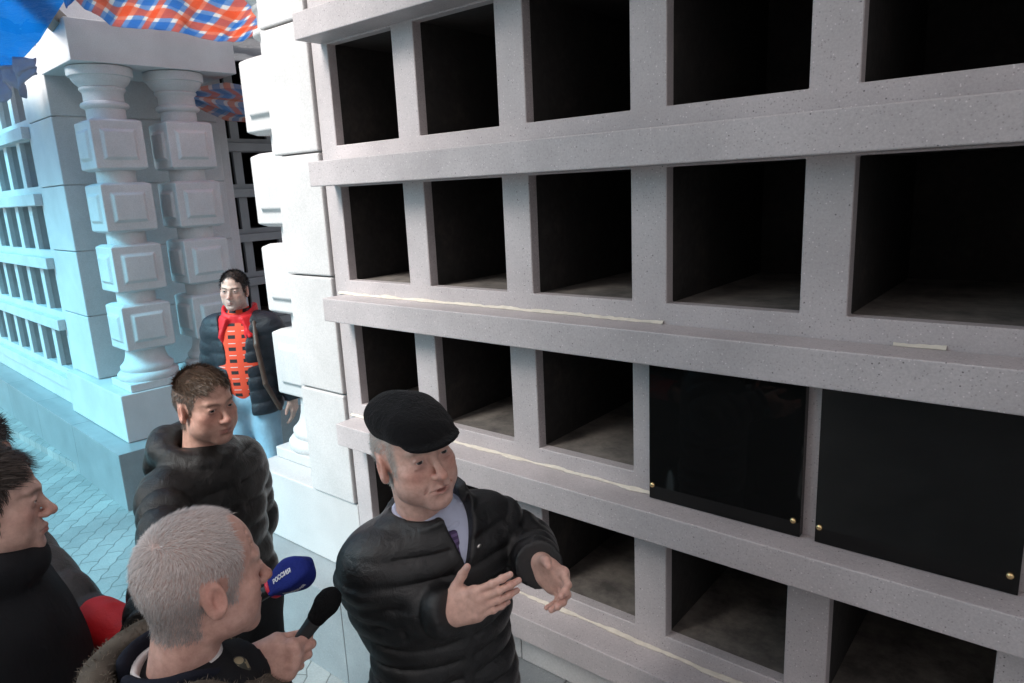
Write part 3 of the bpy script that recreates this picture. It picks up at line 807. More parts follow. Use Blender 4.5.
def strands(name, V, Fc, sel_w, length, flow, lift, mat, parent, n, cols, width=.0011, rng=None, curl=.35, jitter=.25, lvar=.3):
    rng = rng or np.random.default_rng(3)
    vn = vnormals(V, Fc); p = sel_w/sel_w.sum(); idx = rng.choice(len(V), n, p=p)
    # random point in a neighbouring face: jitter along the surface
    P = V[idx]+rng.normal(size=(n,3))*.0016; Nn = vn[idx]
    fl = flow(V[idx]) if callable(flow) else np.tile(flow, (n,1))
    fl = fl-(fl*Nn).sum(1)[:,None]*Nn; fl /= np.maximum(np.linalg.norm(fl,axis=1),1e-6)[:,None]
    lf = lift(V[idx]) if callable(lift) else np.full(n, lift)
    D = Nn*lf[:,None]+fl*(1-lf)[:,None]+rng.normal(size=(n,3))*jitter; D /= np.linalg.norm(D,axis=1)[:,None]
    L = (length(V[idx]) if callable(length) else np.full(n, length))*(1+lvar*rng.uniform(-1,1,n))
    D2 = D+fl*curl+rng.normal(size=(n,3))*jitter*.4; D2 /= np.linalg.norm(D2,axis=1)[:,None]
    p0 = P-Nn*.0015; p1 = P+D*(L*.5)[:,None]; p2 = p1+D2*(L*.5)[:,None]
    Sd = np.cross(D, Nn+rng.normal(size=(n,3))*.3); Sd /= np.maximum(np.linalg.norm(Sd,axis=1),1e-6)[:,None]; w = width*.5*(1+.3*rng.uniform(-1,1,n))[:,None]
    Vv = np.stack([p0-Sd*w, p0+Sd*w, p1+Sd*w*.85, p1-Sd*w*.85, p2+Sd*w*.2, p2-Sd*w*.2], 1).reshape(-1,3)
    b = np.arange(n)[:,None]*6
    Fq = np.concatenate([b+np.array([[0,1,2,3]]), b+np.array([[3,2,4,5]])])
    cc = cols(V[idx], rng) if callable(cols) else np.array(cols)*(1+.25*rng.uniform(-1,1,(n,1)))
    return np_mesh(name, Vv, Fq, mat, parent, True, np.repeat(cc, 6, axis=0))
def eyes(parent, c, R, s, iris=(.10,.13,.15), look=(0,0)):
    for q in (-1,1):
        e = np.array((q*.031,.0725,.008)); r = .0119
        n1, n2 = 28, 20; v = []; col = []; f = []
        ly, lp = math.radians(look[0]), math.radians(look[1])
        for j in range(n2+1):
            th = math.pi*j/n2
            for i in range(n1):
                a = 2*math.pi*i/n1
                p = np.array((math.sin(th)*math.cos(a), math.cos(th), math.sin(th)*math.sin(a)))
                rr = math.sin(th) if math.cos(th) > 0 else 1
                col.append((.01,.01,.01) if rr < .21 else (iris if rr < .48 else (.62,.57,.54)))
                p = np.array((p[0]*math.cos(ly)-p[1]*math.sin(ly), p[0]*math.sin(ly)+p[1]*math.cos(ly), p[2]+lp*p[1]))
                v.append(c+s*(R@(e+r*p)))
        for j in range(n2):
            for i in range(n1): f.append((j*n1+i, (j+1)*n1+i, (j+1)*n1+(i+1)%n1, j*n1+(i+1)%n1))
        np_mesh('eye', v, f, M['eye'], parent, True, np.array(col))
# ---------------------------------------------------------------- clothes
def puff(t, p, e=.55): return np.abs(np.sin(math.pi*t/p))**e
RELAX = ((15,20,10),(18,24,12),(20,26,12),(22,28,14))
TH_REL = ((.018,.022,.008),(.055,.046,.016),(.082,.056,.024),(.106,.058,.030))
class Person:
    def __init__(s, pos, fwd, label, height=1.76, **kw):
        s.k = height/1.76; s.kw = kw
        f = Vector((fwd[0], fwd[1], 0)).normalized(); s.f = np.array(f); s.r = np.array((f.y, -f.x, 0)); s.pos = np.array(pos, float); s.label = label
        s.rz = math.atan2(-f.x, f.y)
        s.tips = []
    def loc(s, w): d = np.asarray(w, float)-s.pos; return np.array((d@s.r, d@s.f, d[2]))
    def wdir(s, w): w = np.asarray(w, float); return np.array((w@s.r, w@s.f, w[2]))
    def setup(s, head, head_fwd, pitch=0, roll=0, headscale=1.0):
        """head: local centre of the head; head_fwd: world direction of the face"""
        h = s.wdir((head_fwd[0], head_fwd[1], 0)); yaw = math.degrees(math.atan2(-h[0], h[1]))
        s.R = rot(yaw, pitch, roll); s.c = np.asarray(head, float); s.hs = headscale
    def body(s, opts, arms, hair=None, fine=.0026, handfine=.0024):
        """arms: {1: (elbow, wrist, d, s, curl, thumb), -1: ...} in local metres"""
        k = s.k; c, hs = s.c, s.hs; R = s.R
        boxes = [(c-np.array((.125,.14,.15))*hs, c+np.array((.125,.14,.14))*hs, fine)]
        for sg, (el, wr, d, sd, cu, th) in arms.items():
            m = np.asarray(wr)+nrm(d)*.085
            if handfine: boxes.append((m-.105, m+.105, handfine))
        lo = A3(-.5,-.35,.0); hi = A3(.5,.35,c[2]+.17)
        for sg, a in arms.items():
            for p in (a[0], np.asarray(a[1])-.21, np.asarray(a[1])+.21): lo = np.minimum(lo, np.asarray(p)-.02); hi = np.maximum(hi, np.asarray(p)+.02)
        F = Field(lo, hi, .016, boxes); s.F = F
        neck = A3(0,-.012,1.455*k); s.neck = neck
        F.add(cap(neck-np.array((0,.01,.06)), c+R@(A3(0,-.030,-.055)*hs), .060*k, .052*k), .03)
        F.add(cap((-.10*k,-.015,1.385*k),(.10*k,-.015,1.385*k),.058*k), .05)
        F.add(ell((0,.0,1.22*k),(.155*k,.105*k,.22*k)), .06); F.add(ell((0,.0,.98*k),(.15*k,.10*k,.15*k)), .06)
        for sg in (-1,1):
            F.add(cap((sg*.09*k,0,.90*k),(sg*.095*k,.015,.49*k),.078*k,.052*k), .04); F.add(cap((sg*.095*k,.015,.49*k),(sg*.10*k,-.01,.085*k),.052*k,.036*k), .02)
            F.add(cap((sg*.10*k,-.02,.04*k),(sg*.11*k,.16*k,.03*k),.036*k,.028*k), .03)
            el, wr, d, sd, cu, th = arms[sg]
            sh = A3(sg*.175*k*s.kw.get('wx',1),-.015,1.40*k)
            F.add(cap(sh-np.array((0,0,.02)), el, .042*k, .036*k), .03); F.add(cap(el, wr, .038*k, .026*k), .02)
            s.tips += add_hand(F, wr, d, sd, sg > 0, cu, th, s.kw.get('hand', .96))
        add_head(F, c, R, hs, opts)
        V, Fc = F.mesh(1); s.V, s.Fc = V, Fc
        s.hair = hair
        col = skin_colours(V, c, R, hs, opts, hair, s.tips)
        o = np_mesh('person', V, Fc, M['skin'], None, True, col); s.o = o
        o.location = s.pos; o.rotation_euler = (0,0,s.rz); tag(o, s.label, 'person', 'people gathered at the niches')
        if opts.get('eyes', True): eyes(o, c, R, hs, opts.get('iris', (.05,.052,.055)), opts.get('look', (0,0)))
        s.arms = arms; s.opts = opts
        return o
    def q(s, V): return ((V-s.c)@s.R)/s.hs
    def jacket(s, mat, name='jacket', res=.007, pitch=.055, amp=.007, fat=1.0, hem=.80, vneck=None, collar=True, quilt=True, coll_r=.078, coll_h=.05, extra=None, zoff=0, sleeves=True, wr_amp=.0035, wf=24, ph=1.0, open_front=None, collar_tilt=.0, cuff=.045, slv=.012, smooth=1, pex=.55, plx=.0, sleeve_scale=1.0):
        k = s.k
        lo = A3(-.34,-.30,hem-.02); hi = A3(.34,.32,s.c[2]+.03)
        for sg, a in s.arms.items():
            for p in a[:2]: lo = np.minimum(lo, np.asarray(p)-.1); hi = np.maximum(hi, np.asarray(p)+.1)
        F = Field(lo, hi, res)
        def tq(P):
            z = P[...,2]+.012*np.sin(P[...,0]*7+ph)+.010*np.cos(P[...,1]*9)
            d = wr_amp*wob(P, wf, ph)+.4*wr_amp*wob(P, wf*2.3, ph+2)
            if not quilt: return d
            mk = np.exp(-((P[...,0]-plx-.10*(P[...,2]-1.2)*0)/.013)**4)*(P[...,1] > .03)
            return d+amp*(puff(z+zoff, pitch, pex)*(1-mk)+mk*.95)
        def sq(off):
            def fn(P, t, L):
                d = wr_amp*wob(P, wf*1.3, ph+off)+.4*wr_amp*wob(P, wf*3, ph)
                return d+(amp*puff(t*L+off, pitch, pex) if quilt else 0)
            return fn
        F.add(ell((0,.004,1.235*k),(.185*k*fat,.132*k*fat,.26*k), disp=tq), .05)
        dq = lambda P, t, L: tq(P)
        F.add(cap((-.10*k,-.012,1.375*k),(.10*k,-.012,1.375*k),.088*k*fat, disp=dq), .07)
        F.add(cap((-.06*k,.0,1.02*k),(.06*k,.0,1.02*k),.125*k*fat,.125*k*fat, disp=dq), .08)
        F.add(cap((-.06*k,.0,(hem+.02)),(.06*k,.0,(hem+.02)),.132*k*fat,.132*k*fat, disp=dq), .10)
        F.cut(half((0,0,hem),(0,0,-1), A3(-.5,-.5,hem-.2), A3(.5,.5,hem)), .02)
        nk = s.neck
        if collar:
            ax = nrm(s.c+s.R@A3(0,-.03,-.06)-nk); top = nk+ax*coll_h+A3(0,-.004,0); base = nk-ax*.05
            def ring(P):
                t = (P-base)@ax; rad = np.linalg.norm(P-base-t[...,None]*ax, axis=-1)
                L = (top-base)@ax
                return np.maximum(np.abs(rad-coll_r*k-.10*np.maximum(t-.05,0)*0)-.010, np.abs(t-L/2)-L/2+wr_amp*wob(P,30,ph))-.004
            F.add((ring, np.minimum(base,top)-coll_r*k-.04, np.maximum(base,top)+coll_r*k+.04), .012)
            F.cut(cap(nk-ax*.005, top+ax*.15, (coll_r-.012)*k), .008)
        if vneck is not None:
            depth, halfw, tilt = vneck
            # a wedge with its point below the collar in front
            pt = A3(tilt*.2, .0, 1.455*k-depth)
            def wedge(P):
                zz = P[...,2]-pt[2]; x = np.abs(P[...,0]-pt[0]-tilt*zz)
                return np.maximum(np.maximum((x-halfw*np.clip(zz,0,9)/depth)*.85, -P[...,1]+.02), -zz)
            F.cut((wedge, A3(-.2,.0,pt[2]), A3(.2,.3,s.c[2])), .006)
        if open_front is not None: open_front(F)
        if sleeves:
            for sg, a in s.arms.items():
                el, wr = np.asarray(a[0], float), np.asarray(a[1], float); sh = A3(sg*.172*k*s.kw.get('wx',1),-.015,1.385*k)
                F.add(cap(sh, el, .078*k*fat, .062*k*fat*sleeve_scale, sq(0)), .05)
                d = nrm(wr-el)
                fr = cap(el, wr+d*.04, .063*k*fat*sleeve_scale, cuff*k, sq(.02)); cu = half(wr-d*.002, d, A3(-9,-9,-9), A3(9,9,9))
                cutfn = (lambda P, fr=fr, wr=wr+d*slv, d=d: np.maximum(fr[0](P), (P-wr)@d))
                F.add((cutfn, fr[1], fr[2]), .02)
        if extra is not None: extra(F)
        V, Fc = F.mesh(smooth)
        return np_mesh(name, V, Fc, mat, s.o), V, Fc
    def under(s, mat, name='shirt', res=.006, ztop=.035, r=.064, zlow=1.12, fat=.86):
        k = s.k; F = Field(A3(-.24,-.2,zlow-.05), A3(.24,.2,s.c[2]), res); nk = s.neck; ax = nrm(s.c+s.R@A3(0,-.03,-.06)-nk)
        F.add(ell((0,.004,1.235*k),(.185*k*fat,.132*k*fat,.255*k)), .05); F.add(cap((-.09*k,-.012,1.365*k),(.09*k,-.012,1.365*k),.078*k), .06)
        if zlow < 1.05: (F.add(ell((0,.006,1.08*k),(.165*k,.132*k,.24*k)), .05), F.cut(half((0,0,zlow*k),(0,0,-1),A3(-.3,-.3,.7),A3(.3,.3,zlow*k)), .006))
        F.add(cap(nk-ax*.05, nk+ax*(ztop-.012), r*k, (r-.002)*k), .02)
        F.cut(half(nk+ax*ztop, ax, nk-.2, nk+.25), .006)
        V, Fc = F.mesh(1); return np_mesh(name, V, Fc, mat, s.o)
    def trousers(s, mat, bend=((0,.015),(0,.015)), spread=.0):
        k = s.k; F = Field(A3(-.30,-.3,.05), A3(.30,.35,1.0*k), .012)
        wv = lambda P, t, L: .006*wob(P, 22, 2)
        F.add(cap((-.06*k,0,.95*k),(.06*k,0,.95*k),.12*k,disp=wv), .05)
        for sg in (-1,1):
            F.add(cap((sg*.085*k,0,.90*k),(sg*(.095+spread)*k,.02,.49*k),.098*k,.072*k,wv), .04); F.add(cap((sg*(.095+spread)*k,.02,.49*k),(sg*(.10+spread)*k,-.01,.09*k),.072*k,.062*k,wv), .03)
        F.cut(half((0,0,.07*k),(0,0,-1),A3(-.4,-.4,-.2),A3(.4,.4,.07*k)), .01)
        V, Fc = F.mesh(1); np_mesh('trousers', V, Fc, mat, s.o)
        for sg in (-1,1):
            F = Field(A3(-.2,-.2,-.01), A3(.2,.3,.16), .010)
            F.add(cap((sg*(.10+spread)*k,-.03,.055*k),(sg*(.115+spread)*k,.16*k,.042*k),.048*k,.040*k), .03)
            F.cut(half((0,0,.004),(0,0,-1),A3(-.4,-.4,-.2),A3(.4,.4,.004)), .004)
            V, Fc = F.mesh(1); np_mesh('shoe', V, Fc, M['shoe'], s.o)

# ---------------------------------------------------------------- the man in the flat cap
def arm_of(P, el, wr, d, s, curl=RELAX, thumb=TH_REL, sg=1):
    return (P.loc(el), P.loc(wr), P.wdir(d), P.wdir(s), curl, thumb)
def hang(P, sg, fwd=.05, out=.06):
    k = P.k
    return (A3(sg*(.205+out*.5)*k,-.03,1.13*k), A3(sg*(.215+out)*k,fwd,.90*k), A3(sg*.02,.10,-1), A3(-sg*.25,1,.1), RELAX, TH_REL)
def stand(head_w, fwd, label, floor=0.0, lean=.035, hc=1.62, side=(0,0), **kw):
    """a person whose head centre is at head_w and whose feet stand on the floor"""
    f = Vector((fwd[0], fwd[1], 0)).normalized(); h = (head_w[2]-floor)/hc*1.76
    P = Person((head_w[0]-f.x*lean+side[0], head_w[1]-f.y*lean+side[1], floor), fwd, label, h, **kw); return P
def speaker():
    hw = (-1.1104,0.9786,1.6902)
    P = stand(hw, (.95,-.31), 'man in a black flat cap and black quilted jacket, gesturing with both hands', wx=.88, hand=.90, side=(.030,.034))
    P.setup(P.loc(hw), (.975,-.22), pitch=-5, roll=7, headscale=1.0)
    R_, c, hs = P.R, P.c, P.hs
    arms = {1: arm_of(P, (-1.1970,0.9171,1.3087), (-0.9878,0.9215,1.3686), (0.7599,0.4405,0.3592), (-0.4011,-0.0753,0.8964), ((8,12,6),(10,14,8),(12,16,8),(14,20,10)), ((.014,.020,.004),(.050,.050,.006),(.078,.072,.004),(.100,.088,-.002))),
            -1: arm_of(P, (-1.0229,1.2507,1.3655), (-0.8909,1.1296,1.4196), (0.8719,-0.1945,-0.1371), (0.1861,-0.0009,0.9422), ((30,26,14),(34,28,15),(38,30,16),(42,32,18)), ((.016,.020,.010),(.044,.044,.024),(.066,.058,.036),(.088,.064,.050)))}
    hair = lambda q: np.clip(sstep(.02,-.025,q[:,1])*sstep(-.075,-.055,q[:,2]) + (np.abs(q[:,0]) > .06)*sstep(.045,.03,q[:,1])*sstep(-.035,-.02,q[:,2])*sstep(.075,.068,np.abs(q[:,0])+.0*q[:,1]), 0, 1)*sstep(.10,.08,q[:,2])*(1-(np.abs(q[:,0]) > .066)*(np.abs(q[:,1]+.012) < .026)*(q[:,2] < .028))
    op = dict(tone=(.70,.46,.385), old=True, bags=True, fat=.6, jaw=1.06, brow=(.30,.24,.20), brow_w=.6, scalp=(.42,.39,.36), stubble=.28, talk=True, nose=1.05, open=.0034, look=(-8,-.1), scalp_w=.8, lip=(.40,.15,.13))
    o = P.body(op, arms, hair, fine=.0022, handfine=.0020)
    q = P.q(P.V); w = hair(q)*(q[:,1] < .05)
    if w.sum() > 0:
        strands('hair', P.V, P.Fc, w, .009, lambda p: np.tile(R_@A3(0,-.6,-1), (len(p),1)), .25, M['hair'], o, 3500, (.45,.43,.41), .0010)
    # flat cap: soft crown, leaning forward, with a stiff peak
    F = Field(c-.20, c+.21, .0036)
    T = lambda p: xf(p, R_, c, hs)
    w_ = lambda P_: .0040*wob(P_, 26, 1)+.0018*wob(P_, 58, 2)
    Rc = rot(0, 14, 0)
    F.add(T(ell((0,-.004,.092),(0.0800,0.0988,0.0400),Rc,w_)), .03)
    F.add(T(ell((0,-.014,.072),(0.0740,0.0913,0.0407),Rc,w_)), .03)
    F.add(T(ell((0,.068,.068),(0.0716,0.0560,0.0230),rot(0,17,0),w_)), .03)
    F.add(T(ell((0,.096,.052),(0.0670,0.0456,0.0085),rot(0,15,0))), .008)
    F.cut(T(ell((0,-.010,.020),(.076,.097,.070))), .004)
    F.cut(T(half((0,0,.040),(0,-.30,-1),A3(-.2,-.2,-.2),A3(.2,.085,.2))), .004)
    V, Fc = F.mesh(2); np_mesh('flat_cap', V, Fc, M['wool'], o)
    P.jacket(M['nylon'], res=.0052, pitch=.052, amp=.013, fat=.90, slv=.022, cuff=.039, hem=.84, vneck=(.088,.034,-.10), coll_h=.036, coll_r=.086, wf=26, ph=1.3, zoff=.01, smooth=1, pex=.40, wr_amp=.0045)
    P.under(M['shirt'], 'shirt', .005, .030, .062)
    # shirt collar points, tie, zip, badge
    k = P.k; nk = P.neck
    F = Field(nk-.16, nk+.16, .0036); ax = nrm(c+R_@A3(0,-.03,-.06)-nk)
    ang = np.linspace(-150, 150, 25); pts = [nk+ax*.020+A3(.078*math.sin(math.radians(a))*1.0, .078*math.cos(math.radians(a)), -.028*max(0, math.cos(math.radians(a)))**1.5) for a in ang]
    for a, b in zip(pts, pts[1:]): F.add(cap(a, b, .0075), .004)
    for sg in (-1,1): F.add(rbox(nk+A3(sg*.026,.082,-.030),(.016,.003,.026),.002,rot(sg*-12,-20,sg*22)), .008)
    V, Fc = F.mesh(2); np_mesh('shirt_collar', V, Fc, M['shirt'], o)
    F = Field(nk-.25, nk+.2, .0038)
    F.add(rbox(nk+A3(-.002,.090,-.026),(.013,.008,.012),.005,rot(0,-20,0)), .006); F.add(cap(nk+A3(-.003,.095,-.036), nk+A3(-.012,.128,-.20), .014, .026), .004)
    V, Fc = F.mesh(1); np_mesh('tie', V, Fc, M['tie'], o)
    # polo-neck band of dark lining at the zip, a small round badge
    bd = MB().lathe([(.0001,-.0022),(.006,-.0022),(.0075,0),(.006,.0022),(.0001,.0022)], 0, 0, 20).build('lapel_badge', plain('silver_badge', (.75,.73,.72), .3, 1), o, scale=1, smooth=True)
    bd.location = nk+A3(-.060,.118,-.052); bd.rotation_euler = (math.radians(68), 0, math.radians(15))
    P.trousers(M['trouser'])
    return P
# ---------------------------------------------------------------- the grey-haired reporter
def reporter():
    hw = (-1.1085,0.4844,1.6313)
    P = stand(hw, (.25,.97), 'grey haired man seen from behind, in a shearling collared coat, holding a black microphone', lean=.05, hand=.88)
    P.setup(P.loc(hw), (.12,.99), pitch=6, roll=-2, headscale=1.0)
    R_, c, hs = P.R, P.c, P.hs
    arms = {1: arm_of(P, (-1.0822,0.3422,1.3847), (-1.1119,0.5418,1.4239), (0.6737,0.6503,0.0415), (-0.1378,0.1608,0.9582), ((60,75,40),(64,78,42),(66,80,44),(68,82,46)), ((.016,.020,.006),(.052,.036,.022),(.078,.030,.036),(.098,.018,.044))),
            -1: hang(P, -1, .12)}
    def hair(q):
        x, y, z = q[:,0], q[:,1], q[:,2]; ax = np.abs(x)
        lim = np.interp(z, [-.09,-.032,-.028,.0,.03,.06,.085,.11,.13], [-.03,-.03,.026,.030,.040,.036,.026,.022,.02])+.02*np.clip(1-ax/.03,0,1)*(z > .07)
        m = sstep(.006,-.006,y-lim)*sstep(-.084,-.072,z+.25*np.maximum(0,y+.03))
        ear = ((x*0+1)*(ax > .068)*(np.abs(y+.012) < .024)*(z < .027))
        return m*(1-ear)
    op = dict(tone=(.64,.40,.335), old=True, fat=.5, jaw=1.05, brow=(.33,.30,.27), brow_w=.6, scalp=(.50,.40,.37), scalp_w=.75, stubble=.12, nose=.98, open=.0036)
    o = P.body(op, arms, hair, fine=.0021, handfine=.0021)
    q = P.q(P.V); w = hair(q)
    toward = lambda p: (lambda qq: (lambda w_: np.stack([qq[:,0]*.2+.25*np.sin(qq[:,1]*40+qq[:,2]*25), .75*w_-.2*(1-w_), -.15*w_-1.0*(1-w_)], 1))(sstep(.015,.095,qq[:,2]+.25*qq[:,1]))@R_.T)(((p-c)@R_)/hs)
    lenf = lambda p: (lambda qq: np.where(qq[:,2] > .05, .0095, .0065))(((p-c)@R_)/hs)
    def hc(p, rng):
        qq = ((p-c)@R_)/hs; n = len(p)
        base = np.where((qq[:,2] > .03)[:,None], np.array((.66,.61,.585)), np.array((.46,.43,.415)))
        g = sstep(-.06,.06,qq[:,2])[:,None]; base = np.array((.30,.265,.255))*(1-g)+np.array((.60,.535,.515))*g
        return base*(1+.20*rng.uniform(-1,1,(n,1)))
    strands('hair', P.V, P.Fc, w, lenf, toward, .24, M['hair'], o, 38000, hc, .00062, jitter=.12, curl=.35)
    P.jacket(M['black_cloth'], name='coat', res=.007, quilt=False, fat=1.10, hem=.62, collar=False, wr_amp=.005, wf=15, ph=3)
    # inner layers and the shearling collar
    k = P.k; nk = P.neck; ax = nrm(c+R_@A3(0,-.03,-.06)-nk)
    def ringmesh(name, mat, rad, h0, h1, th, fuzz=0, front=150, drop=0, flare=0, res=.005, cy=0, cols=None):
        F = Field(nk-.24, nk+.24, res); n = 44; prev = None
        for i in range(n+1):
            a = math.radians(-front+2*front*i/n); f_ = max(0, -math.cos(a-math.pi))
            fr = max(0, math.cos(a)) if front > 90 else 0
            lo_ = nk+A3((rad+flare)*math.sin(a), cy+(rad+flare)*math.cos(a), h0-drop*fr**1.3); hi_ = nk+A3(rad*math.sin(a), cy+rad*math.cos(a), h1-drop*fr**1.3)
            if prev is not None:
                F.add(cap((prev[0]+lo_)/2, (prev[1]+hi_)/2, th, th*.9, (lambda P_, t, L: fuzz*wob(P_, 70, i*.0)+fuzz*.6*wob(P_, 160, 2)) if fuzz else None), .008)
            prev = (lo_, hi_)
        V, Fc = F.mesh(1); return np_mesh(name, V, Fc, mat, o, True, cols(V) if cols else None), V, Fc
    ringmesh('shirt_collar', M['white_shirt'],   .066, .01, .038, .006, front=178)
    ringmesh('inner_collar', M['navy_cloth'], .083, -.03, .050, .011, front=165, drop=.05)
    rngc = np.random.default_rng(4)
    sh = ringmesh('shearling_collar', M['shearling'], .122, -.030, .034, .028, fuzz=.003, front=172, drop=.10, flare=.035, cols=lambda V: np.tile((.10,.085,.07), (len(V),1))*(1+.3*wob(V,120,1))[:,None])
    strands('collar_fleece', sh[1], sh[2], np.ones(len(sh[1])), .008, lambda p: np.random.default_rng(5).normal(size=p.shape), .5, M['shearling'], sh[0], 9000, (.17,.145,.12), .0011, jitter=.6)
    # patterned scarf end between the lapels
    F = Field(nk-.25, nk+.2, .005)
    for sg in (-1,1): F.add(cap(nk+A3(sg*.045,.082,.005), nk+A3(sg*.030,.125,-.16), .018, .030, lambda P_, t, L: .003*wob(P_, 60, 1)), .01)
    V, Fc = F.mesh(1); np_mesh('scarf', V, Fc, M['scarf'], o)
    P.trousers(M['trouser'])
    grip = np.array((-1.1119,0.5418,1.4239))+.070*np.array((0.6737,0.6503,0.0415))+.030*np.array((-0.5845,0.7831,-0.2181)); axis = np.array((0.2989,0.5911,0.7323))
    return P, tuple(grip-.045*axis), tuple(grip+.110*axis)
def scarf_mat():
    m, nt, b = new_mat('patterned_scarf'); co = coord(nt)
    v = N(nt, 'ShaderNodeTexVoronoi'); v.inputs['Scale'].default_value = 55; nt.links.new(co, v.inputs['Vector'])
    c = ramp(nt, v.outputs['Distance'], [(.25, (.32,.27,.17)), (.45, (.05,.05,.04))], 'CONSTANT').outputs[0]
    nt.links.new(c, b.inputs['Base Color']); b.inputs['Roughness'].default_value = .8; return m
M['scarf'] = scarf_mat()
# ---------------------------------------------------------------- the young man in the hooded puffer
def brush(P, style):
    R_, c, hs = P.R, P.c, P.hs
    def f(p):
        q = ((p-c)@R_)/hs
        top = (q[:,2] > .055)[:,None]
        a = np.stack([q[:,0]*.5, np.full(len(q), .9), np.full(len(q), -.1)], 1); b = np.stack([q[:,0]*.2, np.full(len(q), .1 if style == 'fwd' else -.3), np.full(len(q), -1.)], 1)
        return np.where(top, a, b)@R_.T
    return f
def short_hair(front=.062, temple=.030, nape=-.078, low_side=-.012):
    def hair(q):
        x, y, z = q[:,0], q[:,1], q[:,2]; ax = np.abs(x)
        lim = np.where(z > .062, front+.0*x, np.where(z > .012, temple+(z-.012)/.05*(front-temple-.008)*.8, np.where(z > low_side, temple-.006, -.028)))
        m = sstep(.005,-.005,y-lim)*sstep(nape-.006,nape+.006,z)
        ear = (ax > .068)*(np.abs(y+.012) < .024)*(z < .027)
        return m*(1-ear)
    return hair
def young():
    hw = (-2.0067,0.9593,1.6625)
    P = stand(hw, (.93,.25), 'young man with short brown hair in a black hooded puffer jacket', wx=.86)
    P.setup(P.loc(hw), (.99,.10), pitch=6, roll=3, headscale=.95)
    R_, c, hs = P.R, P.c, P.hs
    arms = {1: arm_of(P, (-1.8158,0.7053,1.3853), (-1.4979,0.5211,1.3547), (0.6885,0.1049,-0.0011), (0.1888,0.1522,0.9117), ((60,75,40),)*4, ((.016,.020,.006),(.052,.036,.022),(.074,.030,.036),(.092,.018,.044))),
            -1: (A3(-.235,-.07,1.13)*P.k, A3(-.10,-.02,.98)*P.k, A3(.3,.0,-1), A3(.2,.8,.1), RELAX, TH_REL)}
    op = dict(tone=(.60,.365,.29), fat=.7, jaw=1.04, brow=(.10,.065,.045), brow_w=.75, scalp=(.15,.095,.065), scalp_w=.85, stubble=.22, open=.0036, look=(-10,-.05), nose=.95)
    hair = short_hair(.060,.032)
    o = P.body(op, arms, hair, fine=.0030, handfine=.0034)
    q = P.q(P.V); w = hair(q)
    lenf = lambda p: (lambda qq: np.where(qq[:,2] > .06,   .024, .009))(((p-c)@R_)/hs)
    hc = lambda p, rng: (lambda qq, n: (np.where((qq[:,2] > .05)[:,None], np.array((.095,.058,.036)), np.array((.085,.060,.046)))*(1+.35*rng.uniform(-1,1,(n,1)))))(((p-c)@R_)/hs, len(p))
    strands('hair', P.V, P.Fc, w, lenf, brush(P, 'fwd'), .22, M['hair'], o, 11000, hc, .0012, jitter=.12)
    def hood(F):
        nk = P.neck
        for i in range(26):
            a = math.radians(-158+316*i/25); b = math.radians(-158+316*(i+1)/25)
            def pt(t): 
                bk = .5-.5*math.cos(t-0) # 0 front, 1 back
                return nk+A3((.084+.012*bk)*math.sin(t), -.012+.090*math.cos(t)-.022*bk, .012+.030*bk-.02*(1-bk)), .028+.018*bk
            (p, r0), (q_, r1) = pt(a), pt(b)
            F.add(cap(p, q_, r0, r1, lambda P_, t, L: .005*wob(P_, 38, 2)+.003*wob(P_, 80, 1)), .012)
        F.add(ell(nk+A3(0,-.125,-.03),(.110,.055,.080),None,lambda P_: .006*wob(P_, 34, 3)), .03)
    P.jacket(M['nylon_brown'], res=.0065, pitch=.075, amp=.011, fat=.88, hem=.72, collar=False, extra=hood, wf=30, wr_amp=.0035, ph=2.2)
    P.trousers(M['trouser'])
    return P
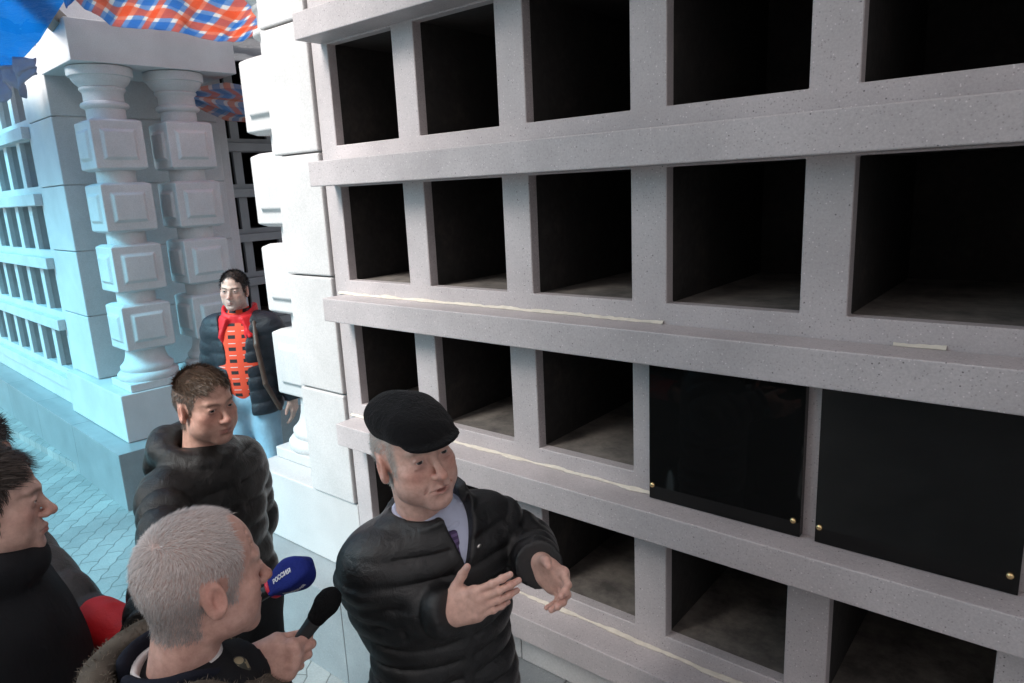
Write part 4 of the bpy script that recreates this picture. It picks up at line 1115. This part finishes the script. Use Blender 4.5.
# ---------------------------------------------------------------- the man in the red-lined jacket
def walker():
    hw = (-4.0929,2.2374,1.7133)
    P = stand(hw, (.66,-.75), 'man in the passage wearing jeans, an orange patterned sweater and red lined jacket', floor=.07)
    P.setup(P.loc(hw), (.66,-.75), pitch=4, roll=-4, headscale=1.0)
    R_, c, hs = P.R, P.c, P.hs
    op = dict(tone=(.62,.44,.37), jaw=.98, brow=(.03,.025,.02), brow_w=.9, scalp=(.022,.02,.02), stubble=.42, open=.0040)
    hair = short_hair(.060,.034, nape=-.045)
    arms = {1: hang(P, 1, .06, .05), -1: hang(P, -1, -.02, .05)}
    o = P.body(op, arms, hair, fine=.0030, handfine=.0045)
    q = P.q(P.V); w = hair(q)
    strands('hair', P.V, P.Fc, w, .016, brush(P, 'fwd'), .45, M['hair'], o, 5000, (.018,.016,.017), .0018)
    P.under(M['sweater'], 'sweater', .008, .050, .066, .84, .985)
    k = P.k; nk = P.neck
    def opened(F):
        def wedge(P_):
            z = P_[...,2]; x = np.abs(P_[...,0]-.012)
            half_w = .058+.055*np.clip((z-1.25*k)/(.25*k), 0, 1)
            return np.maximum((x-half_w)*.9, -P_[...,1]+.03)
        F.cut((wedge, A3(-.2,.03,.6), A3(.2,.35,c[2]+.03)), .008)
    P.jacket(M['navy_nylon'], res=.0075, pitch=.085, amp=.010, fat=1.0, hem=.84, vneck=None, collar=False, open_front=opened, wf=18)
    # red lining turned out at the collar
    F = Field(nk-.30, nk+.2, .006)
    for i in range(24):
        a = math.radians(-140+280*i/24); b = math.radians(-140+280*(i+1)/24)
        def pt(t):
            fr = max(0, math.cos(t)); return nk+A3(.098*math.sin(t), .098*math.cos(t)-.004, .03-.05*fr)
        F.add(cap(pt(a)-A3(0,0,.04), pt(a)+A3(0,0,.028), .013, .010), .02)
    for sg in (-1,1):
        F.add(rbox(nk+A3(sg*.092,.096,-.058),(.034,.007,.060),.007,rot(sg*-40,-20,sg*-10)), .02)
        F.add(cap(nk+A3(sg*.075+.012,.118,-.09), nk+A3(sg*.066+.012,.130,-.50), .012), .02)
    V, Fc = F.mesh(2); np_mesh('jacket_lining', V, Fc, M['red_cloth'], o)
    F = Field(nk+A3(-.3,-.3,-.75), nk+A3(.3,.3,.1), .008)
    pts = [nk+A3(-.085,-.05,-.03), nk+A3(-.110,.085,-.035), nk+A3(-.130,.150,-.17), nk+A3(-.160,.162,-.42), nk+A3(-.215,.11,-.60)]
    for a, b in zip(pts, pts[1:]): F.add(cap(a, b, .017), .01)
    V, Fc = F.mesh(2); np_mesh('bag_strap', V, Fc, M['leather'], o)
    P.trousers(M['jeans'], spread=.0)
    return P
# ---------------------------------------------------------------- listeners at the left edge
def listener():
    hw = (-1.6559,0.3240,1.6806)
    P = stand(hw, (.40,.92), 'dark haired person in a black hooded jacket, in profile at the left edge', lean=.05)
    P.setup(P.loc(hw), (.36,.93), pitch=4, roll=0, headscale=.98)
    R_, c, hs = P.R, P.c, P.hs
    op = dict(tone=(.68,.46,.39), jaw=.96, fat=.3, brow=(.07,.05,.04), brow_w=.7, scalp=(.04,.03,.026), stubble=.05, nose=.92, open=.0036)
    hair = short_hair(.056,.026, low_side=-.030)
    arms = {1: hang(P, 1, .10, .05), -1: hang(P, -1, .10, .05)}
    o = P.body(op, arms, hair, fine=.0025, handfine=0)
    q = P.q(P.V); w = hair(q)
    lenf = lambda p: (lambda qq: np.where(qq[:,2] > .055, .034, .018))(((p-c)@R_)/hs)
    strands('hair', P.V, P.Fc, w, lenf, brush(P, 'fwd'), .26, M['hair'], o, 10000, (.040,.028,.023), .0012, jitter=.11)
    def hood(F):
        nk = P.neck
        for i in range(26):
            a = math.radians(-170+340*i/25); b = math.radians(-170+340*(i+1)/25)
            def pt(t):
                bk = .5-.5*math.cos(t); return nk+A3((.098+.015*bk)*math.sin(t), .0+.100*math.cos(t)-.03*bk, .040+.015*bk), .042+.014*bk
            (p, r0), (q_, r1) = pt(a), pt(b)
            F.add(cap(p, q_, r0, r1, lambda P_, t, L: .004*wob(P_, 34, 2)), .012)
        F.add(ell(nk+A3(0,-.135,-.03),(.115,.055,.085)), .03)
    P.jacket(M['black_cloth'], res=.008, quilt=False, fat=1.22, hem=.75, collar=False, extra=hood, wf=17, wr_amp=.006, ph=.6)
    P.trousers(M['trouser'])
    return P
def hidden():
    hw = (-2.3139,0.4510,1.6136)
    P = stand(hw, (-.25,.97), 'person in dark jacket with red forearm sleeve, mostly hidden at the left edge')
    P.setup(P.loc(hw), (-.85,.52), pitch=6)
    R_, c, hs = P.R, P.c, P.hs
    op = dict(tone=(.52,.31,.24), brow=(.05,.04,.03), scalp=(.02,.018,.018))
    hair = short_hair(.058,.028)
    el, wr = (-1.8288,0.5080,1.2454), (-1.5015,0.5891,1.2313)
    arms = {1: arm_of(P, el, wr, (0.8428,0.3772,-0.1936), (-0.0757,0.3147,0.8516)), -1: hang(P, -1, .08)}
    o = P.body(op, arms, hair, fine=.004, handfine=.0036)
    strands('hair', P.V, P.Fc, hair(P.q(P.V)), .022, brush(P, 'fwd'), .4, M['hair'], o, 3500, (.02,.018,.018), .0018)
    P.jacket(M['nylon'], res=.008, quilt=True, pitch=.10, amp=.006, fat=1.0, hem=.75, sleeve_scale=.86, wf=20, ph=.3)
    F = Field(np.minimum(P.loc(el),P.loc(wr))-.12, np.maximum(P.loc(el),P.loc(wr))+.12, .006)
    e_, w_ = P.loc(el), P.loc(wr); dd = nrm(w_-e_)
    F.add(cap(e_+dd*.02, w_, .066, .054, lambda P_, t, L: .004*wob(P_, 30, 1)+.002*wob(P_, 70, 2)), .01)
    F.cut(half(w_+dd*.003, dd, w_-.2, w_+.2), .004)
    V, Fc = F.mesh(1); np_mesh('sleeve', V, Fc, M['red_cloth'], o)
    P.trousers(M['trouser'])
    return P
# ---------------------------------------------------------------- microphones
def align(o, a, b, roll=0):
    a, b = Vector(a), Vector(b); z = (b-a).normalized(); o.rotation_mode = 'QUATERNION'
    q = z.to_track_quat('Z', 'Y'); from mathutils import Quaternion
    o.rotation_quaternion = q @ Quaternion((0,0,1), roll); o.location = a
def black_mic(a, b):
    root = empty('microphone'); tag(root, 'black handheld microphone with a foam windshield, in the grey haired man\'s hand', 'microphone', 'reporters\' microphones')
    L = (Vector(b)-Vector(a)).length
    MB().lathe([(.0100,-.075),(.0115,-.07),(.0125,0),(.0140,L-.055),(.0155,L-.032),(.0155,L-.024),(.012,L-.02)], 0, 0, 28).build('handle', plain('matt_black_metal', (.018,.018,.019), .45), root, scale=1, smooth=True)
    F = Field(A3(-.04,-.04,L-.05), A3(.04,.04,L+.05), .0018)
    F.add(ell((0,0,L+.004),(.0235,.0235,.0285),None,lambda P_: .0006*wob(P_,420,1)), .004); F.add(cap((0,0,L-.030),(0,0,L-.005),  .018,.0225), .006)
    V, Fc = F.mesh(1); np_mesh('windshield', V, Fc, cloth_mat('black_foam', (.012,.012,.013), .95, 1500, .8, 300, spec=.1), root)
    align(root, a, b); return root
def blue_mic(a, b, roll):
    root = empty('microphone'); tag(root, 'microphone with a blue lettered foam windshield beside the grey haired man\'s face', 'microphone', 'reporters\' microphones')
    L = (Vector(b)-Vector(a)).length
    MB().lathe([(.011,-.10),(.0125,-.095),(.0125,0),(.0135,.012),(.0135,.03)], 0, 0, 28).build('handle', plain('black_metal', (.02,.02,.021), .35), root, scale=1, smooth=True)
    blue = cloth_mat('blue_foam', (.010,.022,.20), .75, 1300, .5, 260, spec=.25)
    # a squarish block with a domed nose
    v = []; f = []; rings = 40; EX = 7.0
    def wid(z):
        t = (z+.002)/(L+.004)
        w = .020+.0120*sstep(0,.60,t)
        return w*math.sqrt(max(0, 1-max(0,(t-.55)/.45)**2.0)) if t > .55 else w
    for j in range(rings+1):
        t = j/rings; z = -.002+t*(L+.004)
        w = wid(z)
        m = 64
        for i in range(m):
            a_ = 2*math.pi*i/m; cx, cy = math.cos(a_), math.sin(a_); e = EX
            rr = w/((abs(cx)**e+abs(cy)**e)**(1/e)); v.append((rr*cx, rr*cy, z))
    for j in range(rings):
        for i in range(m): f.append((j*m+i, j*m+(i+1)%m, (j+1)*m+(i+1)%m, (j+1)*m+i))
    f.append(tuple(reversed(range(m)))); f.append(tuple(rings*m+i for i in range(m)))
    ws = mesh_obj('windshield', v, f, blue, root, smooth=True)
    MB().lathe([(.0225,-.004),(.0232,-.001),(.0232,.002),(.0225,.004)], 0, 0, 40).build('band', plain('red_band', (.55,.02,.05), .5), root, scale=1, smooth=True)
    white = plain('white_lettering', (.75,.75,.78), .6)
    for q in range(4):
        cu = bpy.data.curves.new('lettering', 'FONT'); cu.body = 'РОССИЯ'; cu.size = .0125; cu.align_x = 'CENTER'; cu.align_y = 'CENTER'; cu.extrude = .0004; cu.offset = .0003
        cu.materials.append(white)
        tmp = bpy.data.objects.new('lettering_source', cu); C.objects.link(tmp); bpy.context.view_layer.update()
        lm = bpy.data.meshes.new_from_object(tmp.evaluated_get(bpy.context.evaluated_depsgraph_get())); bpy.data.objects.remove(tmp)
        aq = q*math.pi/2; zc = .046
        nax = Vector((math.cos(aq), math.sin(aq), 0)); yax = nax.cross(Vector((0,0,1)))
        for vv in lm.vertices:
            x_, y_, e_ = vv.co; z = zc+x_; w_ = wid(z); yy = min(abs(y_)/w_, .98)
            vv.co = nax*(w_*(1-yy**EX)**(1/EX)+.0002+e_)+yax*y_+Vector((0,0,z))
        to = bpy.data.objects.new('lettering', lm); C.objects.link(to); to.parent = ws
    align(root, a, b, roll); return root
import time as _t
_t0 = _t.time()
def _lap(n): print('LAP', n, round(_t.time()-_t0, 2))
speaker(); _lap('speaker')
_, MA, MBp = reporter(); _lap('reporter')
young(); _lap('young'); walker(); _lap('walker'); listener(); _lap('listener'); hidden(); _lap('hidden')
black_mic(MA, MBp)
blue_mic((-1.2114, 0.6628, 1.4840), (-1.1412, 0.7094, 1.5366), .95)
